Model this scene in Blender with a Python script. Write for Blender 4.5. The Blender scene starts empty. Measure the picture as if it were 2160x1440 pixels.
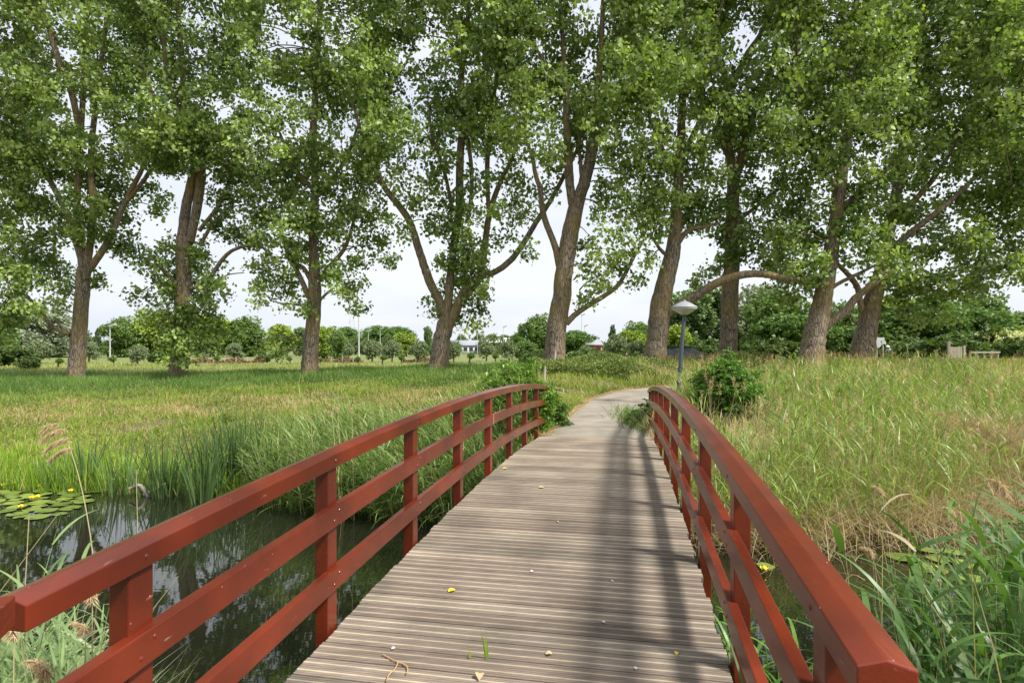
import bpy, bmesh, math, random
import numpy as np
from mathutils import Vector, Matrix
R = math.radians
rng = np.random.default_rng(7)
random.seed(7)
scene = bpy.context.scene
COL = scene.collection

# ------------------------------------------------------------------ camera, sky, sun, exposure
EYE = 1.6
F = 1250.0            # focal length in photo pixels (photo 2160 wide)
HZ = 732.0            # image row of the horizon
cd = bpy.data.cameras.new('camera')
cam = bpy.data.objects.new('camera', cd)
COL.objects.link(cam)
cam.location = (0, 0, EYE)
cam.rotation_euler = (R(90), 0, 0)
cd.sensor_width = 36
cd.lens = 36 * F / 2160
cd.shift_y = (HZ - 720) / 2160
cd.clip_start = 0.05
cd.clip_end = 4000
scene.camera = cam

SUN_AZ, SUN_EL = R(123), R(50)       # azimuth clockwise from the view direction (+Y)
sdir = Vector((math.sin(SUN_AZ) * math.cos(SUN_EL), math.cos(SUN_AZ) * math.cos(SUN_EL), math.sin(SUN_EL)))
ld = bpy.data.lights.new('sun', 'SUN')
ld.energy = 4.7
ld.angle = R(9)
ld.color = (1.0, 0.945, 0.86)
sun = bpy.data.objects.new('sun', ld)
COL.objects.link(sun)
sun.rotation_euler = sdir.to_track_quat('Z', 'Y').to_euler()

w = bpy.data.worlds.new('World')
scene.world = w
w.use_nodes = True
nt = w.node_tree
nt.nodes.clear()
o_ = nt.nodes.new('ShaderNodeOutputWorld')
bg = nt.nodes.new('ShaderNodeBackground')
bg.inputs['Strength'].default_value = 0.108
sky = nt.nodes.new('ShaderNodeTexSky')
sky.sky_type = 'NISHITA'
sky.sun_disc = False
sky.sun_elevation = SUN_EL
sky.sun_rotation = SUN_AZ
sky.dust_density = 2.5
tc = nt.nodes.new('ShaderNodeTexCoord')
mp = nt.nodes.new('ShaderNodeMapping')
mp.inputs['Scale'].default_value = (1.0, 1.0, 4.0)
nz = nt.nodes.new('ShaderNodeTexNoise')
nz.inputs['Scale'].default_value = 1.6
nz.inputs['Detail'].default_value = 6
nz.inputs['Roughness'].default_value = 0.55
cr = nt.nodes.new('ShaderNodeValToRGB')
cr.color_ramp.elements[0].position = 0.30
cr.color_ramp.elements[0].color = (5.3, 5.9, 7.0, 1)
cr.color_ramp.elements[1].position = 0.62
cr.color_ramp.elements[1].color = (7.3, 7.45, 7.7, 1)
mx = nt.nodes.new('ShaderNodeMix')
mx.data_type = 'RGBA'
mx.inputs[0].default_value = 0.86
nt.links.new(tc.outputs['Generated'], mp.inputs['Vector'])
nt.links.new(mp.outputs['Vector'], nz.inputs['Vector'])
nt.links.new(nz.outputs['Fac'], cr.inputs['Fac'])
nt.links.new(sky.outputs['Color'], mx.inputs[6])
nt.links.new(cr.outputs['Color'], mx.inputs[7])
nt.links.new(mx.outputs[2], bg.inputs['Color'])
nt.links.new(bg.outputs['Background'], o_.inputs['Surface'])

scene.view_settings.view_transform = 'Standard'
scene.view_settings.look = 'None'
scene.view_settings.exposure = 0.44
scene.view_settings.gamma = 1.0
scene.render.engine = 'CYCLES'
scene.cycles.max_bounces = 6
scene.cycles.diffuse_bounces = 3
scene.cycles.glossy_bounces = 3
scene.cycles.transmission_bounces = 4
scene.cycles.use_denoising = True
scene.cycles.caustics_reflective = False
scene.cycles.caustics_refractive = False

# ------------------------------------------------------------------ helpers
def P(px, py, d):
    """world point seen at photo pixel (px,py) at depth d metres"""
    return np.array([(px - 1080) / F * d, d, EYE + (HZ - py) / F * d])

def tag(o, label=None, cat=None, group=None, kind=None):
    if label: o['label'] = label
    if cat: o['category'] = cat
    if group: o['group'] = group
    if kind: o['kind'] = kind
    return o

def empty(name, loc=(0, 0, 0), rz=0):
    o = bpy.data.objects.new(name, None)
    o.empty_display_size = 0.2
    COL.objects.link(o)
    o.location = loc
    o.rotation_euler = (0, 0, rz)
    return o

def link(name, me, mat, parent=None):
    o = bpy.data.objects.new(name, me)
    COL.objects.link(o)
    if mat and not me.materials: me.materials.append(mat)
    if parent: o.parent = parent
    return o

def copy_tree(o, parent=None):
    c = o.copy(); COL.objects.link(c); c.parent = parent
    for ch in o.children: copy_tree(ch, c)
    return c

def np_mesh(name, V, Q, C=None, smooth=False):
    V = np.asarray(V, dtype=np.float32); Q = np.asarray(Q, dtype=np.int32)
    me = bpy.data.meshes.new(name)
    n, m, k = len(V), len(Q), Q.shape[1]
    me.vertices.add(n); me.vertices.foreach_set('co', V.ravel())
    me.loops.add(m * k); me.loops.foreach_set('vertex_index', Q.ravel())
    me.polygons.add(m)
    me.polygons.foreach_set('loop_start', np.arange(0, m * k, k, dtype=np.int32))
    me.polygons.foreach_set('loop_total', np.full(m, k, dtype=np.int32))
    if smooth: me.polygons.foreach_set('use_smooth', np.ones(m, dtype=bool))
    if C is not None:
        a = me.color_attributes.new('Col', 'FLOAT_COLOR', 'POINT')
        cc = np.ones((n, 4), dtype=np.float32); cc[:, :3] = C
        a.data.foreach_set('color', cc.ravel())
    me.update(calc_edges=True)
    me.validate()
    return me

class Acc:
    """collects numpy geometry into one mesh"""
    def __init__(s): s.V, s.Q, s.C, s.n = [], [], [], 0
    def add(s, V, Q, C):
        if len(V) == 0: return
        s.V.append(V); s.Q.append(Q + s.n); s.C.append(np.broadcast_to(C, (len(V), 3))); s.n += len(V)
    def build(s, name, mat, parent=None, smooth=False):
        me = np_mesh(name, np.concatenate(s.V), np.concatenate(s.Q), np.concatenate(s.C), smooth)
        return link(name, me, mat, parent)

def strips(O, az, e0, bend, L, W, seg, c0, c1, twist=None, power=1.6, base_w=0.6):
    """curved tapering blades: O(N,3) roots, az heading, e0 start elevation, bend total droop"""
    N = len(O)
    t = np.linspace(0, 1, seg + 1)
    e = e0[:, None] - bend[:, None] * t[None, :]
    em = (e[:, 1:] + e[:, :-1]) / 2
    st = (L / seg)[:, None]
    hx = np.concatenate([np.zeros((N, 1)), np.cumsum(np.cos(em) * st, 1)], 1)
    hz = np.concatenate([np.zeros((N, 1)), np.cumsum(np.sin(em) * st, 1)], 1)
    X = O[:, 0:1] + np.cos(az)[:, None] * hx
    Y = O[:, 1:2] + np.sin(az)[:, None] * hx
    Z = O[:, 2:3] + hz
    if twist is None: twist = rng.uniform(0, math.pi, N)
    wx, wy = np.cos(twist), np.sin(twist)
    prof = (base_w + (1 - base_w) * np.minimum(1, t * 4)) * (1 - t ** power) + 0.06
    ww = W[:, None] * prof[None, :] * 0.5
    A = np.stack([X - wx[:, None] * ww, Y - wy[:, None] * ww, Z], -1)
    B = np.stack([X + wx[:, None] * ww, Y + wy[:, None] * ww, Z], -1)
    V = np.stack([A, B], 2).reshape(-1, 3)          # N,(seg+1),2
    base = (np.arange(N) * (seg + 1) * 2)[:, None] + (np.arange(seg) * 2)[None, :]
    base = base.ravel()
    Q = np.stack([base, base + 1, base + 3, base + 2], 1)
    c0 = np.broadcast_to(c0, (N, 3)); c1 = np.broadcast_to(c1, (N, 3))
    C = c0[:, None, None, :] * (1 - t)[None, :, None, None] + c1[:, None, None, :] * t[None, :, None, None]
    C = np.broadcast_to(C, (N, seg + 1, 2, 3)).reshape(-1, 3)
    return V, Q, C

def leaves(Cn, size, col, up=0.5, droop=0.5, aspect=0.8):
    """folded rhomb leaves at centres Cn"""
    N = len(Cn)
    a = rng.normal(0, 1, (N, 3)); a[:, 2] -= droop * 1.6
    a /= np.linalg.norm(a, axis=1, keepdims=True)
    n = rng.normal(0, 1, (N, 3)); n[:, 2] += up * 1.8
    s = np.cross(a, n); s /= np.linalg.norm(s, axis=1, keepdims=True) + 1e-9
    n = np.cross(s, a)
    L = (size * rng.uniform(0.55, 1.45, N))[:, None]
    Wd = L * aspect * 0.5
    v0 = Cn - a * L * 0.5
    v2 = Cn + a * L * 0.5
    v1 = Cn - a * L * 0.1 + s * Wd + n * L * 0.10
    v3 = Cn - a * L * 0.1 - s * Wd + n * L * 0.10
    V = np.stack([v0, v1, v2, v3], 1).reshape(-1, 3)
    b = np.arange(N) * 4
    Q = np.stack([b, b + 1, b + 2, b + 3], 1)
    C = np.repeat(np.broadcast_to(col, (N, 3)), 4, axis=0)
    return V, Q, C

def tube(pts, rad, sides=8, noise=0.0, sub=3, col=(0.5, 0.5, 0.5)):
    pts = np.asarray(pts, float); rad = np.asarray(rad, float)
    if sub > 1 and len(pts) > 2:       # catmull-rom
        ext = np.vstack([2 * pts[0] - pts[1], pts, 2 * pts[-1] - pts[-2]])
        out, ro = [], []
        for i in range(len(pts) - 1):
            p0, p1, p2, p3 = ext[i], ext[i + 1], ext[i + 2], ext[i + 3]
            for k in range(sub):
                t = k / sub
                out.append(0.5 * ((2 * p1) + (p2 - p0) * t + (2 * p0 - 5 * p1 + 4 * p2 - p3) * t * t + (3 * p1 - p0 - 3 * p2 + p3) * t ** 3))
                ro.append(rad[i] * (1 - t) + rad[i + 1] * t)
        out.append(pts[-1]); ro.append(rad[-1])
        pts, rad = np.array(out), np.array(ro)
    n = len(pts)
    if noise and n > 4: pts[1:-1] += rng.normal(0, 1, (n - 2, 3)) * (rad[1:-1] * 0.035)[:, None]
    T = np.gradient(pts, axis=0); T /= np.linalg.norm(T, axis=1, keepdims=True) + 1e-9
    ref = np.array([0.3, 0.9, 0.1]); 
    if abs(T[0] @ ref) > 0.9: ref = np.array([1.0, 0, 0])
    S = np.cross(T, ref); S /= np.linalg.norm(S, axis=1, keepdims=True) + 1e-9
    U = np.cross(S, T)
    ang = np.linspace(0, 2 * math.pi, sides, endpoint=False)
    rr = rad[:, None] * np.ones((1, sides))
    if noise:
        ph = rng.uniform(0, 6.28, 4)
        for j, k in enumerate((2, 3, 5, 7)):
            rr = rr * (1 + noise / (j + 1.0) * np.sin(k * ang[None, :] + ph[j] + np.arange(n)[:, None] * 0.35 * (j - 1.5)))
        rr *= 1 + noise * 0.5 * rng.normal(0, 1, rr.shape)
    V = pts[:, None, :] + S[:, None, :] * (np.cos(ang)[None, :] * rr)[..., None] + U[:, None, :] * (np.sin(ang)[None, :] * rr)[..., None]
    V = V.reshape(-1, 3)
    i = np.arange(n - 1)[:, None] * sides; j = np.arange(sides)[None, :]; j2 = (j + 1) % sides
    Q = np.stack([i + j, i + j2, i + sides + j2, i + sides + j], -1).reshape(-1, 4)
    return V, Q, np.broadcast_to(np.array(col), (len(V), 3))

def box_v(x0, x1, y0, y1, z0, z1):
    V = np.array([(x, y, z) for z in (z0, z1) for y in (y0, y1) for x in (x0, x1)], float)
    Q = np.array([(0, 2, 3, 1), (4, 5, 7, 6), (0, 1, 5, 4), (2, 6, 7, 3), (0, 4, 6, 2), (1, 3, 7, 5)])
    return V, Q

# ------------------------------------------------------------------ materials
def newmat(name):
    m = bpy.data.materials.new(name); m.use_nodes = True
    n = m.node_tree.nodes; l = m.node_tree.links
    return m, n, l, n['Principled BSDF'], n['Material Output']

def foliage_mat(name, rough=0.5, trans=0.3, spec=0.35, tcol=(1.25, 1.35, 0.55)):
    m, n, l, b, out = newmat(name)
    at = n.new('ShaderNodeAttribute'); at.attribute_name = 'Col'
    l.new(at.outputs['Color'], b.inputs['Base Color'])
    b.inputs['Roughness'].default_value = rough
    b.inputs['Specular IOR Level'].default_value = spec
    tr = n.new('ShaderNodeBsdfTranslucent')
    mu = n.new('ShaderNodeMix'); mu.data_type = 'RGBA'; mu.blend_type = 'MULTIPLY'
    mu.inputs[0].default_value = 1.0
    mu.inputs[7].default_value = (*tcol, 1)
    l.new(at.outputs['Color'], mu.inputs[6]); l.new(mu.outputs[2], tr.inputs['Color'])
    ms = n.new('ShaderNodeMixShader'); ms.inputs[0].default_value = trans
    l.new(b.outputs[0], ms.inputs[1]); l.new(tr.outputs[0], ms.inputs[2])
    l.new(ms.outputs[0], out.inputs['Surface'])
    return m

M_leaf = foliage_mat('poplar_leaf', 0.5, 0.36, 0.5)
M_bgleaf = foliage_mat('distant_leaf', 0.55, 0.25, 0.3)
M_grass = foliage_mat('grass_blade', 0.5, 0.3, 0.3)
M_reed = foliage_mat('reed_leaf', 0.42, 0.3, 0.45)

def bark_mat():
    m, n, l, b, out = newmat('poplar_bark')
    tc = n.new('ShaderNodeTexCoord')
    mp = n.new('ShaderNodeMapping'); mp.inputs['Scale'].default_value = (1, 1, 0.16)
    l.new(tc.outputs['Object'], mp.inputs['Vector'])
    v = n.new('ShaderNodeTexVoronoi'); v.feature = 'DISTANCE_TO_EDGE'; v.inputs['Scale'].default_value = 16
    n2 = n.new('ShaderNodeTexNoise'); n2.inputs['Scale'].default_value = 9; n2.inputs['Detail'].default_value = 6
    l.new(mp.outputs[0], v.inputs['Vector']); l.new(mp.outputs[0], n2.inputs['Vector'])
    cr = n.new('ShaderNodeValToRGB')
    cr.color_ramp.elements[0].position = 0.0; cr.color_ramp.elements[0].color = (0.035, 0.026, 0.020, 1)
    cr.color_ramp.elements[1].position = 0.16; cr.color_ramp.elements[1].color = (0.19, 0.155, 0.12, 1)
    l.new(v.outputs['Distance'], cr.inputs['Fac'])
    n3 = n.new('ShaderNodeTexNoise'); n3.inputs['Scale'].default_value = 0.9; n3.inputs['Detail'].default_value = 5
    l.new(tc.outputs['Object'], n3.inputs['Vector'])
    r3 = n.new('ShaderNodeValToRGB'); r3.color_ramp.elements[0].position = 0.42; r3.color_ramp.elements[1].position = 0.64
    l.new(n3.outputs['Fac'], r3.inputs['Fac'])
    mm = n.new('ShaderNodeMath'); mm.operation = 'MULTIPLY'; mm.inputs[1].default_value = 0.65
    l.new(r3.outputs['Color'], mm.inputs[0])
    mx = n.new('ShaderNodeMix'); mx.data_type = 'RGBA'; mx.inputs[7].default_value = (0.17, 0.125, 0.035, 1)   # lichen
    l.new(mm.outputs[0], mx.inputs[0]); l.new(cr.outputs['Color'], mx.inputs[6])
    m2 = n.new('ShaderNodeMix'); m2.data_type = 'RGBA'; m2.blend_type = 'MULTIPLY'; m2.inputs[0].default_value = 0.8
    l.new(mx.outputs[2], m2.inputs[6]); l.new(n2.outputs['Fac'], m2.inputs[7])
    sc = n.new('ShaderNodeMix'); sc.data_type = 'RGBA'; sc.blend_type = 'MULTIPLY'; sc.inputs[0].default_value = 1; sc.inputs[7].default_value = (2.45, 2.4, 2.25, 1)
    l.new(m2.outputs[2], sc.inputs[6])
    l.new(sc.outputs[2], b.inputs['Base Color'])
    b.inputs['Roughness'].default_value = 0.9
    bp = n.new('ShaderNodeBump'); bp.inputs['Strength'].default_value = 1.0; bp.inputs['Distance'].default_value = 0.09
    l.new(cr.outputs['Color'], bp.inputs['Height']); l.new(bp.outputs[0], b.inputs['Normal'])
    return m
M_bark = bark_mat()

def paint_mat():
    m, n, l, b, out = newmat('red_paint')
    tc = n.new('ShaderNodeTexCoord')
    n1 = n.new('ShaderNodeTexNoise'); n1.inputs['Scale'].default_value = 2.2; n1.inputs['Detail'].default_value = 5
    l.new(tc.outputs['Object'], n1.inputs['Vector'])
    cr = n.new('ShaderNodeValToRGB')
    cr.color_ramp.elements[0].position = 0.36; cr.color_ramp.elements[0].color = (0.085, 0.014, 0.006, 1)
    cr.color_ramp.elements[1].position = 0.7; cr.color_ramp.elements[1].color = (0.185, 0.027, 0.009, 1)
    l.new(n1.outputs['Fac'], cr.inputs['Fac'])
    # white specks and scratches
    v = n.new('ShaderNodeTexVoronoi'); v.inputs['Scale'].default_value = 21; v.inputs['Randomness'].default_value = 1.0
    l.new(tc.outputs['Object'], v.inputs['Vector'])
    n5 = n.new('ShaderNodeTexNoise'); n5.inputs['Scale'].default_value = 60; n5.inputs['Detail'].default_value = 3
    l.new(tc.outputs['Object'], n5.inputs['Vector'])
    ad = n.new('ShaderNodeMath'); ad.operation = 'MULTIPLY_ADD'; ad.inputs[1].default_value = 0.16; 
    l.new(n5.outputs['Fac'], ad.inputs[0]); l.new(v.outputs['Distance'], ad.inputs[2])
    lt = n.new('ShaderNodeMath'); lt.operation = 'LESS_THAN'; lt.inputs[1].default_value = 0.118
    l.new(ad.outputs[0], lt.inputs[0])
    mp = n.new('ShaderNodeMapping'); mp.inputs['Scale'].default_value = (60, 7, 60); mp.inputs['Rotation'].default_value = (0, 0, 0.189)
    l.new(tc.outputs['Object'], mp.inputs['Vector'])
    n2 = n.new('ShaderNodeTexNoise'); n2.inputs['Scale'].default_value = 1.0; n2.inputs['Detail'].default_value = 3
    l.new(mp.outputs[0], n2.inputs['Vector'])
    gt = n.new('ShaderNodeValToRGB'); gt.color_ramp.elements[0].position = 0.70; gt.color_ramp.elements[1].position = 0.80
    l.new(n2.outputs['Fac'], gt.inputs['Fac'])
    mxs = n.new('ShaderNodeMath'); mxs.operation = 'MULTIPLY'; mxs.inputs[1].default_value = 0.45
    l.new(gt.outputs['Color'], mxs.inputs[0])
    mm = n.new('ShaderNodeMath'); mm.operation = 'MAXIMUM'
    l.new(lt.outputs[0], mm.inputs[0]); l.new(mxs.outputs[0], mm.inputs[1])
    sc = n.new('ShaderNodeMath'); sc.operation = 'MULTIPLY'; sc.inputs[1].default_value = 0.55
    l.new(mm.outputs[0], sc.inputs[0])
    mx = n.new('ShaderNodeMix'); mx.data_type = 'RGBA'; mx.inputs[7].default_value = (0.62, 0.45, 0.38, 1)
    l.new(sc.outputs[0], mx.inputs[0]); l.new(cr.outputs['Color'], mx.inputs[6])
    l.new(mx.outputs[2], b.inputs['Base Color'])
    b.inputs['Roughness'].default_value = 0.28
    b.inputs['Specular IOR Level'].default_value = 0.5
    bp = n.new('ShaderNodeBump'); bp.inputs['Strength'].default_value = 0.35; bp.inputs['Distance'].default_value = 0.003
    l.new(n2.outputs['Fac'], bp.inputs['Height']); l.new(bp.outputs[0], b.inputs['Normal'])
    return m
M_paint = paint_mat()

def deck_mat():
    m, n, l, b, out = newmat('weathered_deck_timber')
    at = n.new('ShaderNodeAttribute'); at.attribute_name = 'Col'
    tc = n.new('ShaderNodeTexCoord')
    mp = n.new('ShaderNodeMapping'); mp.inputs['Rotation'].default_value = (0, 0, 0.189); mp.inputs['Scale'].default_value = (5, 60, 20)
    l.new(tc.outputs['Object'], mp.inputs['Vector'])
    n1 = n.new('ShaderNodeTexNoise'); n1.inputs['Scale'].default_value = 1; n1.inputs['Detail'].default_value = 6; n1.inputs['Roughness'].default_value = 0.65
    l.new(mp.outputs[0], n1.inputs['Vector'])
    n2 = n.new('ShaderNodeTexNoise'); n2.inputs['Scale'].default_value = 1.7; n2.inputs['Detail'].default_value = 6
    l.new(tc.outputs['Object'], n2.inputs['Vector'])
    r1 = n.new('ShaderNodeMapRange'); r1.inputs['From Min'].default_value = 0.25; r1.inputs['From Max'].default_value = 0.75
    r1.inputs['To Min'].default_value = 0.68; r1.inputs['To Max'].default_value = 1.25
    l.new(n1.outputs['Fac'], r1.inputs['Value'])
    r2 = n.new('ShaderNodeMapRange'); r2.inputs['From Min'].default_value = 0.3; r2.inputs['From Max'].default_value = 0.7
    r2.inputs['To Min'].default_value = 0.66; r2.inputs['To Max'].default_value = 1.18
    l.new(n2.outputs['Fac'], r2.inputs['Value'])
    mu = n.new('ShaderNodeMath'); mu.operation = 'MULTIPLY'
    l.new(r1.outputs[0], mu.inputs[0]); l.new(r2.outputs[0], mu.inputs[1])
    mx = n.new('ShaderNodeVectorMath'); mx.operation = 'SCALE'
    l.new(at.outputs['Color'], mx.inputs[0]); l.new(mu.outputs[0], mx.inputs['Scale'])
    l.new(mx.outputs[0], b.inputs['Base Color'])
    b.inputs['Roughness'].default_value = 0.85
    b.inputs['Specular IOR Level'].default_value = 0.2
    bp = n.new('ShaderNodeBump'); bp.inputs['Strength'].default_value = 0.5; bp.inputs['Distance'].default_value = 0.004
    l.new(n1.outputs['Fac'], bp.inputs['Height']); l.new(bp.outputs[0], b.inputs['Normal'])
    return m
M_deck = deck_mat()

def water_mat():
    m, n, l, b, out = newmat('still_water')
    b.inputs['Base Color'].default_value = (0.012, 0.014, 0.008, 1)
    b.inputs['Roughness'].default_value = 0.02
    b.inputs['IOR'].default_value = 1.6
    b.inputs['Specular IOR Level'].default_value = 1.0
    tc = n.new('ShaderNodeTexCoord')
    mp = n.new('ShaderNodeMapping'); mp.inputs['Scale'].default_value = (1.2, 3.5, 1)
    n1 = n.new('ShaderNodeTexNoise'); n1.inputs['Scale'].default_value = 2.0; n1.inputs['Detail'].default_value = 3
    l.new(tc.outputs['Object'], mp.inputs['Vector']); l.new(mp.outputs[0], n1.inputs['Vector'])
    bp = n.new('ShaderNodeBump'); bp.inputs['Strength'].default_value = 0.010; bp.inputs['Distance'].default_value = 0.05
    l.new(n1.outputs['Fac'], bp.inputs['Height']); l.new(bp.outputs[0], b.inputs['Normal'])
    return m
M_water = water_mat()

def ground_mat():
    m, n, l, b, out = newmat('meadow_soil_and_turf')
    at = n.new('ShaderNodeAttribute'); at.attribute_name = 'Col'
    tc = n.new('ShaderNodeTexCoord')
    n1 = n.new('ShaderNodeTexNoise'); n1.inputs['Scale'].default_value = 5; n1.inputs['Detail'].default_value = 8; n1.inputs['Roughness'].default_value = 0.7
    l.new(tc.outputs['Object'], n1.inputs['Vector'])
    r1 = n.new('ShaderNodeMapRange'); r1.inputs['From Min'].default_value = 0.3; r1.inputs['From Max'].default_value = 0.7
    r1.inputs['To Min'].default_value = 0.6; r1.inputs['To Max'].default_value = 1.35
    l.new(n1.outputs['Fac'], r1.inputs['Value'])
    mx = n.new('ShaderNodeVectorMath'); mx.operation = 'SCALE'
    l.new(at.outputs['Color'], mx.inputs[0]); l.new(r1.outputs[0], mx.inputs['Scale'])
    l.new(mx.outputs[0], b.inputs['Base Color'])
    b.inputs['Roughness'].default_value = 0.95
    bp = n.new('ShaderNodeBump'); bp.inputs['Strength'].default_value = 0.8; bp.inputs['Distance'].default_value = 0.06
    l.new(n1.outputs['Fac'], bp.inputs['Height']); l.new(bp.outputs[0], b.inputs['Normal'])
    return m
M_ground = ground_mat()

def speckle_mat(name, c0, c1, scale=120, rough=0.9, bump=0.4):
    m, n, l, b, out = newmat(name)
    tc = n.new('ShaderNodeTexCoord')
    n1 = n.new('ShaderNodeTexNoise'); n1.inputs['Scale'].default_value = scale; n1.inputs['Detail'].default_value = 4
    n2 = n.new('ShaderNodeTexNoise'); n2.inputs['Scale'].default_value = scale / 60; n2.inputs['Detail'].default_value = 4
    l.new(tc.outputs['Object'], n1.inputs['Vector']); l.new(tc.outputs['Object'], n2.inputs['Vector'])
    av = n.new('ShaderNodeMath'); av.operation = 'ADD'
    l.new(n1.outputs['Fac'], av.inputs[0]); l.new(n2.outputs['Fac'], av.inputs[1])
    cr = n.new('ShaderNodeMapRange'); cr.inputs['From Min'].default_value = 0.7; cr.inputs['From Max'].default_value = 1.3
    l.new(av.outputs[0], cr.inputs['Value'])
    mx = n.new('ShaderNodeMix'); mx.data_type = 'RGBA'; mx.inputs[6].default_value = (*c0, 1); mx.inputs[7].default_value = (*c1, 1)
    l.new(cr.outputs[0], mx.inputs[0]); l.new(mx.outputs[2], b.inputs['Base Color'])
    b.inputs['Roughness'].default_value = rough
    bp = n.new('ShaderNodeBump'); bp.inputs['Strength'].default_value = bump; bp.inputs['Distance'].default_value = 0.004
    l.new(n1.outputs['Fac'], bp.inputs['Height']); l.new(bp.outputs[0], b.inputs['Normal'])
    return m
M_asphalt = speckle_mat('worn_asphalt', (0.17, 0.15, 0.12), (0.36, 0.32, 0.26), 90)
M_pole = speckle_mat('dark_grey_coated_steel', (0.045, 0.06, 0.075), (0.075, 0.095, 0.115), 30, 0.45, 0.05)
M_shade = speckle_mat('lamp_top_grey', (0.22, 0.245, 0.25), (0.32, 0.345, 0.345), 20, 0.5, 0.05)
M_diffuser = speckle_mat('cloudy_plastic', (0.36, 0.38, 0.34), (0.5, 0.52, 0.47), 20, 0.35, 0.02)
M_galv = speckle_mat('galvanised_metal', (0.42, 0.44, 0.45), (0.6, 0.61, 0.62), 15, 0.5, 0.05)
M_white = speckle_mat('white_cladding', (0.6, 0.6, 0.6), (0.8, 0.8, 0.8), 8, 0.6, 0.05)
M_brick = speckle_mat('orange_brick', (0.42, 0.13, 0.06), (0.55, 0.2, 0.1), 12, 0.85, 0.1)
M_roofgrey = speckle_mat('grey_roof', (0.22, 0.24, 0.28), (0.32, 0.34, 0.38), 5, 0.7, 0.05)
M_glassdark = speckle_mat('dark_window', (0.03, 0.035, 0.04), (0.06, 0.07, 0.08), 3, 0.15, 0.0)
M_stake = speckle_mat('bleached_wood', (0.32, 0.28, 0.22), (0.52, 0.47, 0.4), 25, 0.9, 0.5)
M_cloth_dark = speckle_mat('dark_cloth', (0.02, 0.025, 0.035), (0.04, 0.05, 0.06), 25, 0.9)
M_cloth_white = speckle_mat('white_cloth', (0.65, 0.65, 0.65), (0.8, 0.8, 0.8), 25, 0.9)
M_cloth_blue = speckle_mat('violet_blue_cloth', (0.12, 0.12, 0.4), (0.18, 0.18, 0.5), 25, 0.9)
M_skin = speckle_mat('skin', (0.5, 0.3, 0.22), (0.58, 0.36, 0.27), 25, 0.6, 0.05)
M_yellow = speckle_mat('yellow_petal', (0.75, 0.55, 0.02), (0.85, 0.68, 0.04), 60, 0.5, 0.1)
M_paleseam = speckle_mat('pale_joint_filler', (0.55, 0.5, 0.4), (0.7, 0.65, 0.55), 60, 0.8, 0.1)

def tile_mat():
    m, n, l, b, out = newmat('dark_roof_tiles')
    b.inputs['Base Color'].default_value = (0.05, 0.055, 0.07, 1)
    b.inputs['Roughness'].default_value = 0.35
    return m
M_tile = tile_mat()

# ------------------------------------------------------------------ terrain
WZ = -1.2                                     # water level
PATH = np.array([(1.62, 11.0), (2.15, 13.0), (2.8, 15.6), (3.7, 18.3), (5.2, 20.6), (8.0, 22.0), (12.5, 22.6), (20, 23.0), (40, 23.5)])
def cat(pts, sub=8):
    ext = np.vstack([2 * pts[0] - pts[1], pts, 2 * pts[-1] - pts[-2]]); out = []
    for i in range(len(pts) - 1):
        p0, p1, p2, p3 = ext[i:i + 4]
        for k in range(sub):
            t = k / sub
            out.append(0.5 * ((2 * p1) + (p2 - p0) * t + (2 * p0 - 5 * p1 + 4 * p2 - p3) * t * t + (3 * p1 - p0 - 3 * p2 + p3) * t ** 3))
    out.append(pts[-1]); return np.array(out)
PC = cat(PATH)
def path_z(y): return np.interp(y, [11, 13, 16, 20, 23, 30], [-0.115, -0.10, -0.05, 0.06, 0.14, 0.2])
def path_dist(X, Y):
    X = np.asarray(X, float); Y = np.asarray(Y, float); sh = X.shape
    x, y = X.ravel(), Y.ravel(); best = np.full(x.shape, 1e9)
    for a, b in zip(PC[:-1], PC[1:]):
        ab = b - a; t = np.clip(((x - a[0]) * ab[0] + (y - a[1]) * ab[1]) / (ab @ ab), 0, 1)
        dd = np.hypot(x - a[0] - t * ab[0], y - a[1] - t * ab[1])
        best = np.minimum(best, dd)
    return best.reshape(sh)
def yfar(X): return np.interp(X, [-40, -12, -5, -2.5, -0.5, 1.5, 3.5, 6, 9, 12, 40], [12.2, 11.8, 11.2, 10.2, 9.6, 9.2, 8.3, 8.9, 10.8, 11.8, 13])
def ss(t): t = np.clip(t, 0, 1); return t * t * (3 - 2 * t)
def lump(X, Y): return 0.05 * np.sin(X * 1.3 + 0.7 * Y) * np.sin(Y * 0.9 + 1.1) + 0.03 * np.sin(X * 3.1 + 2) * np.sin(Y * 2.7 - X)
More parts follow.
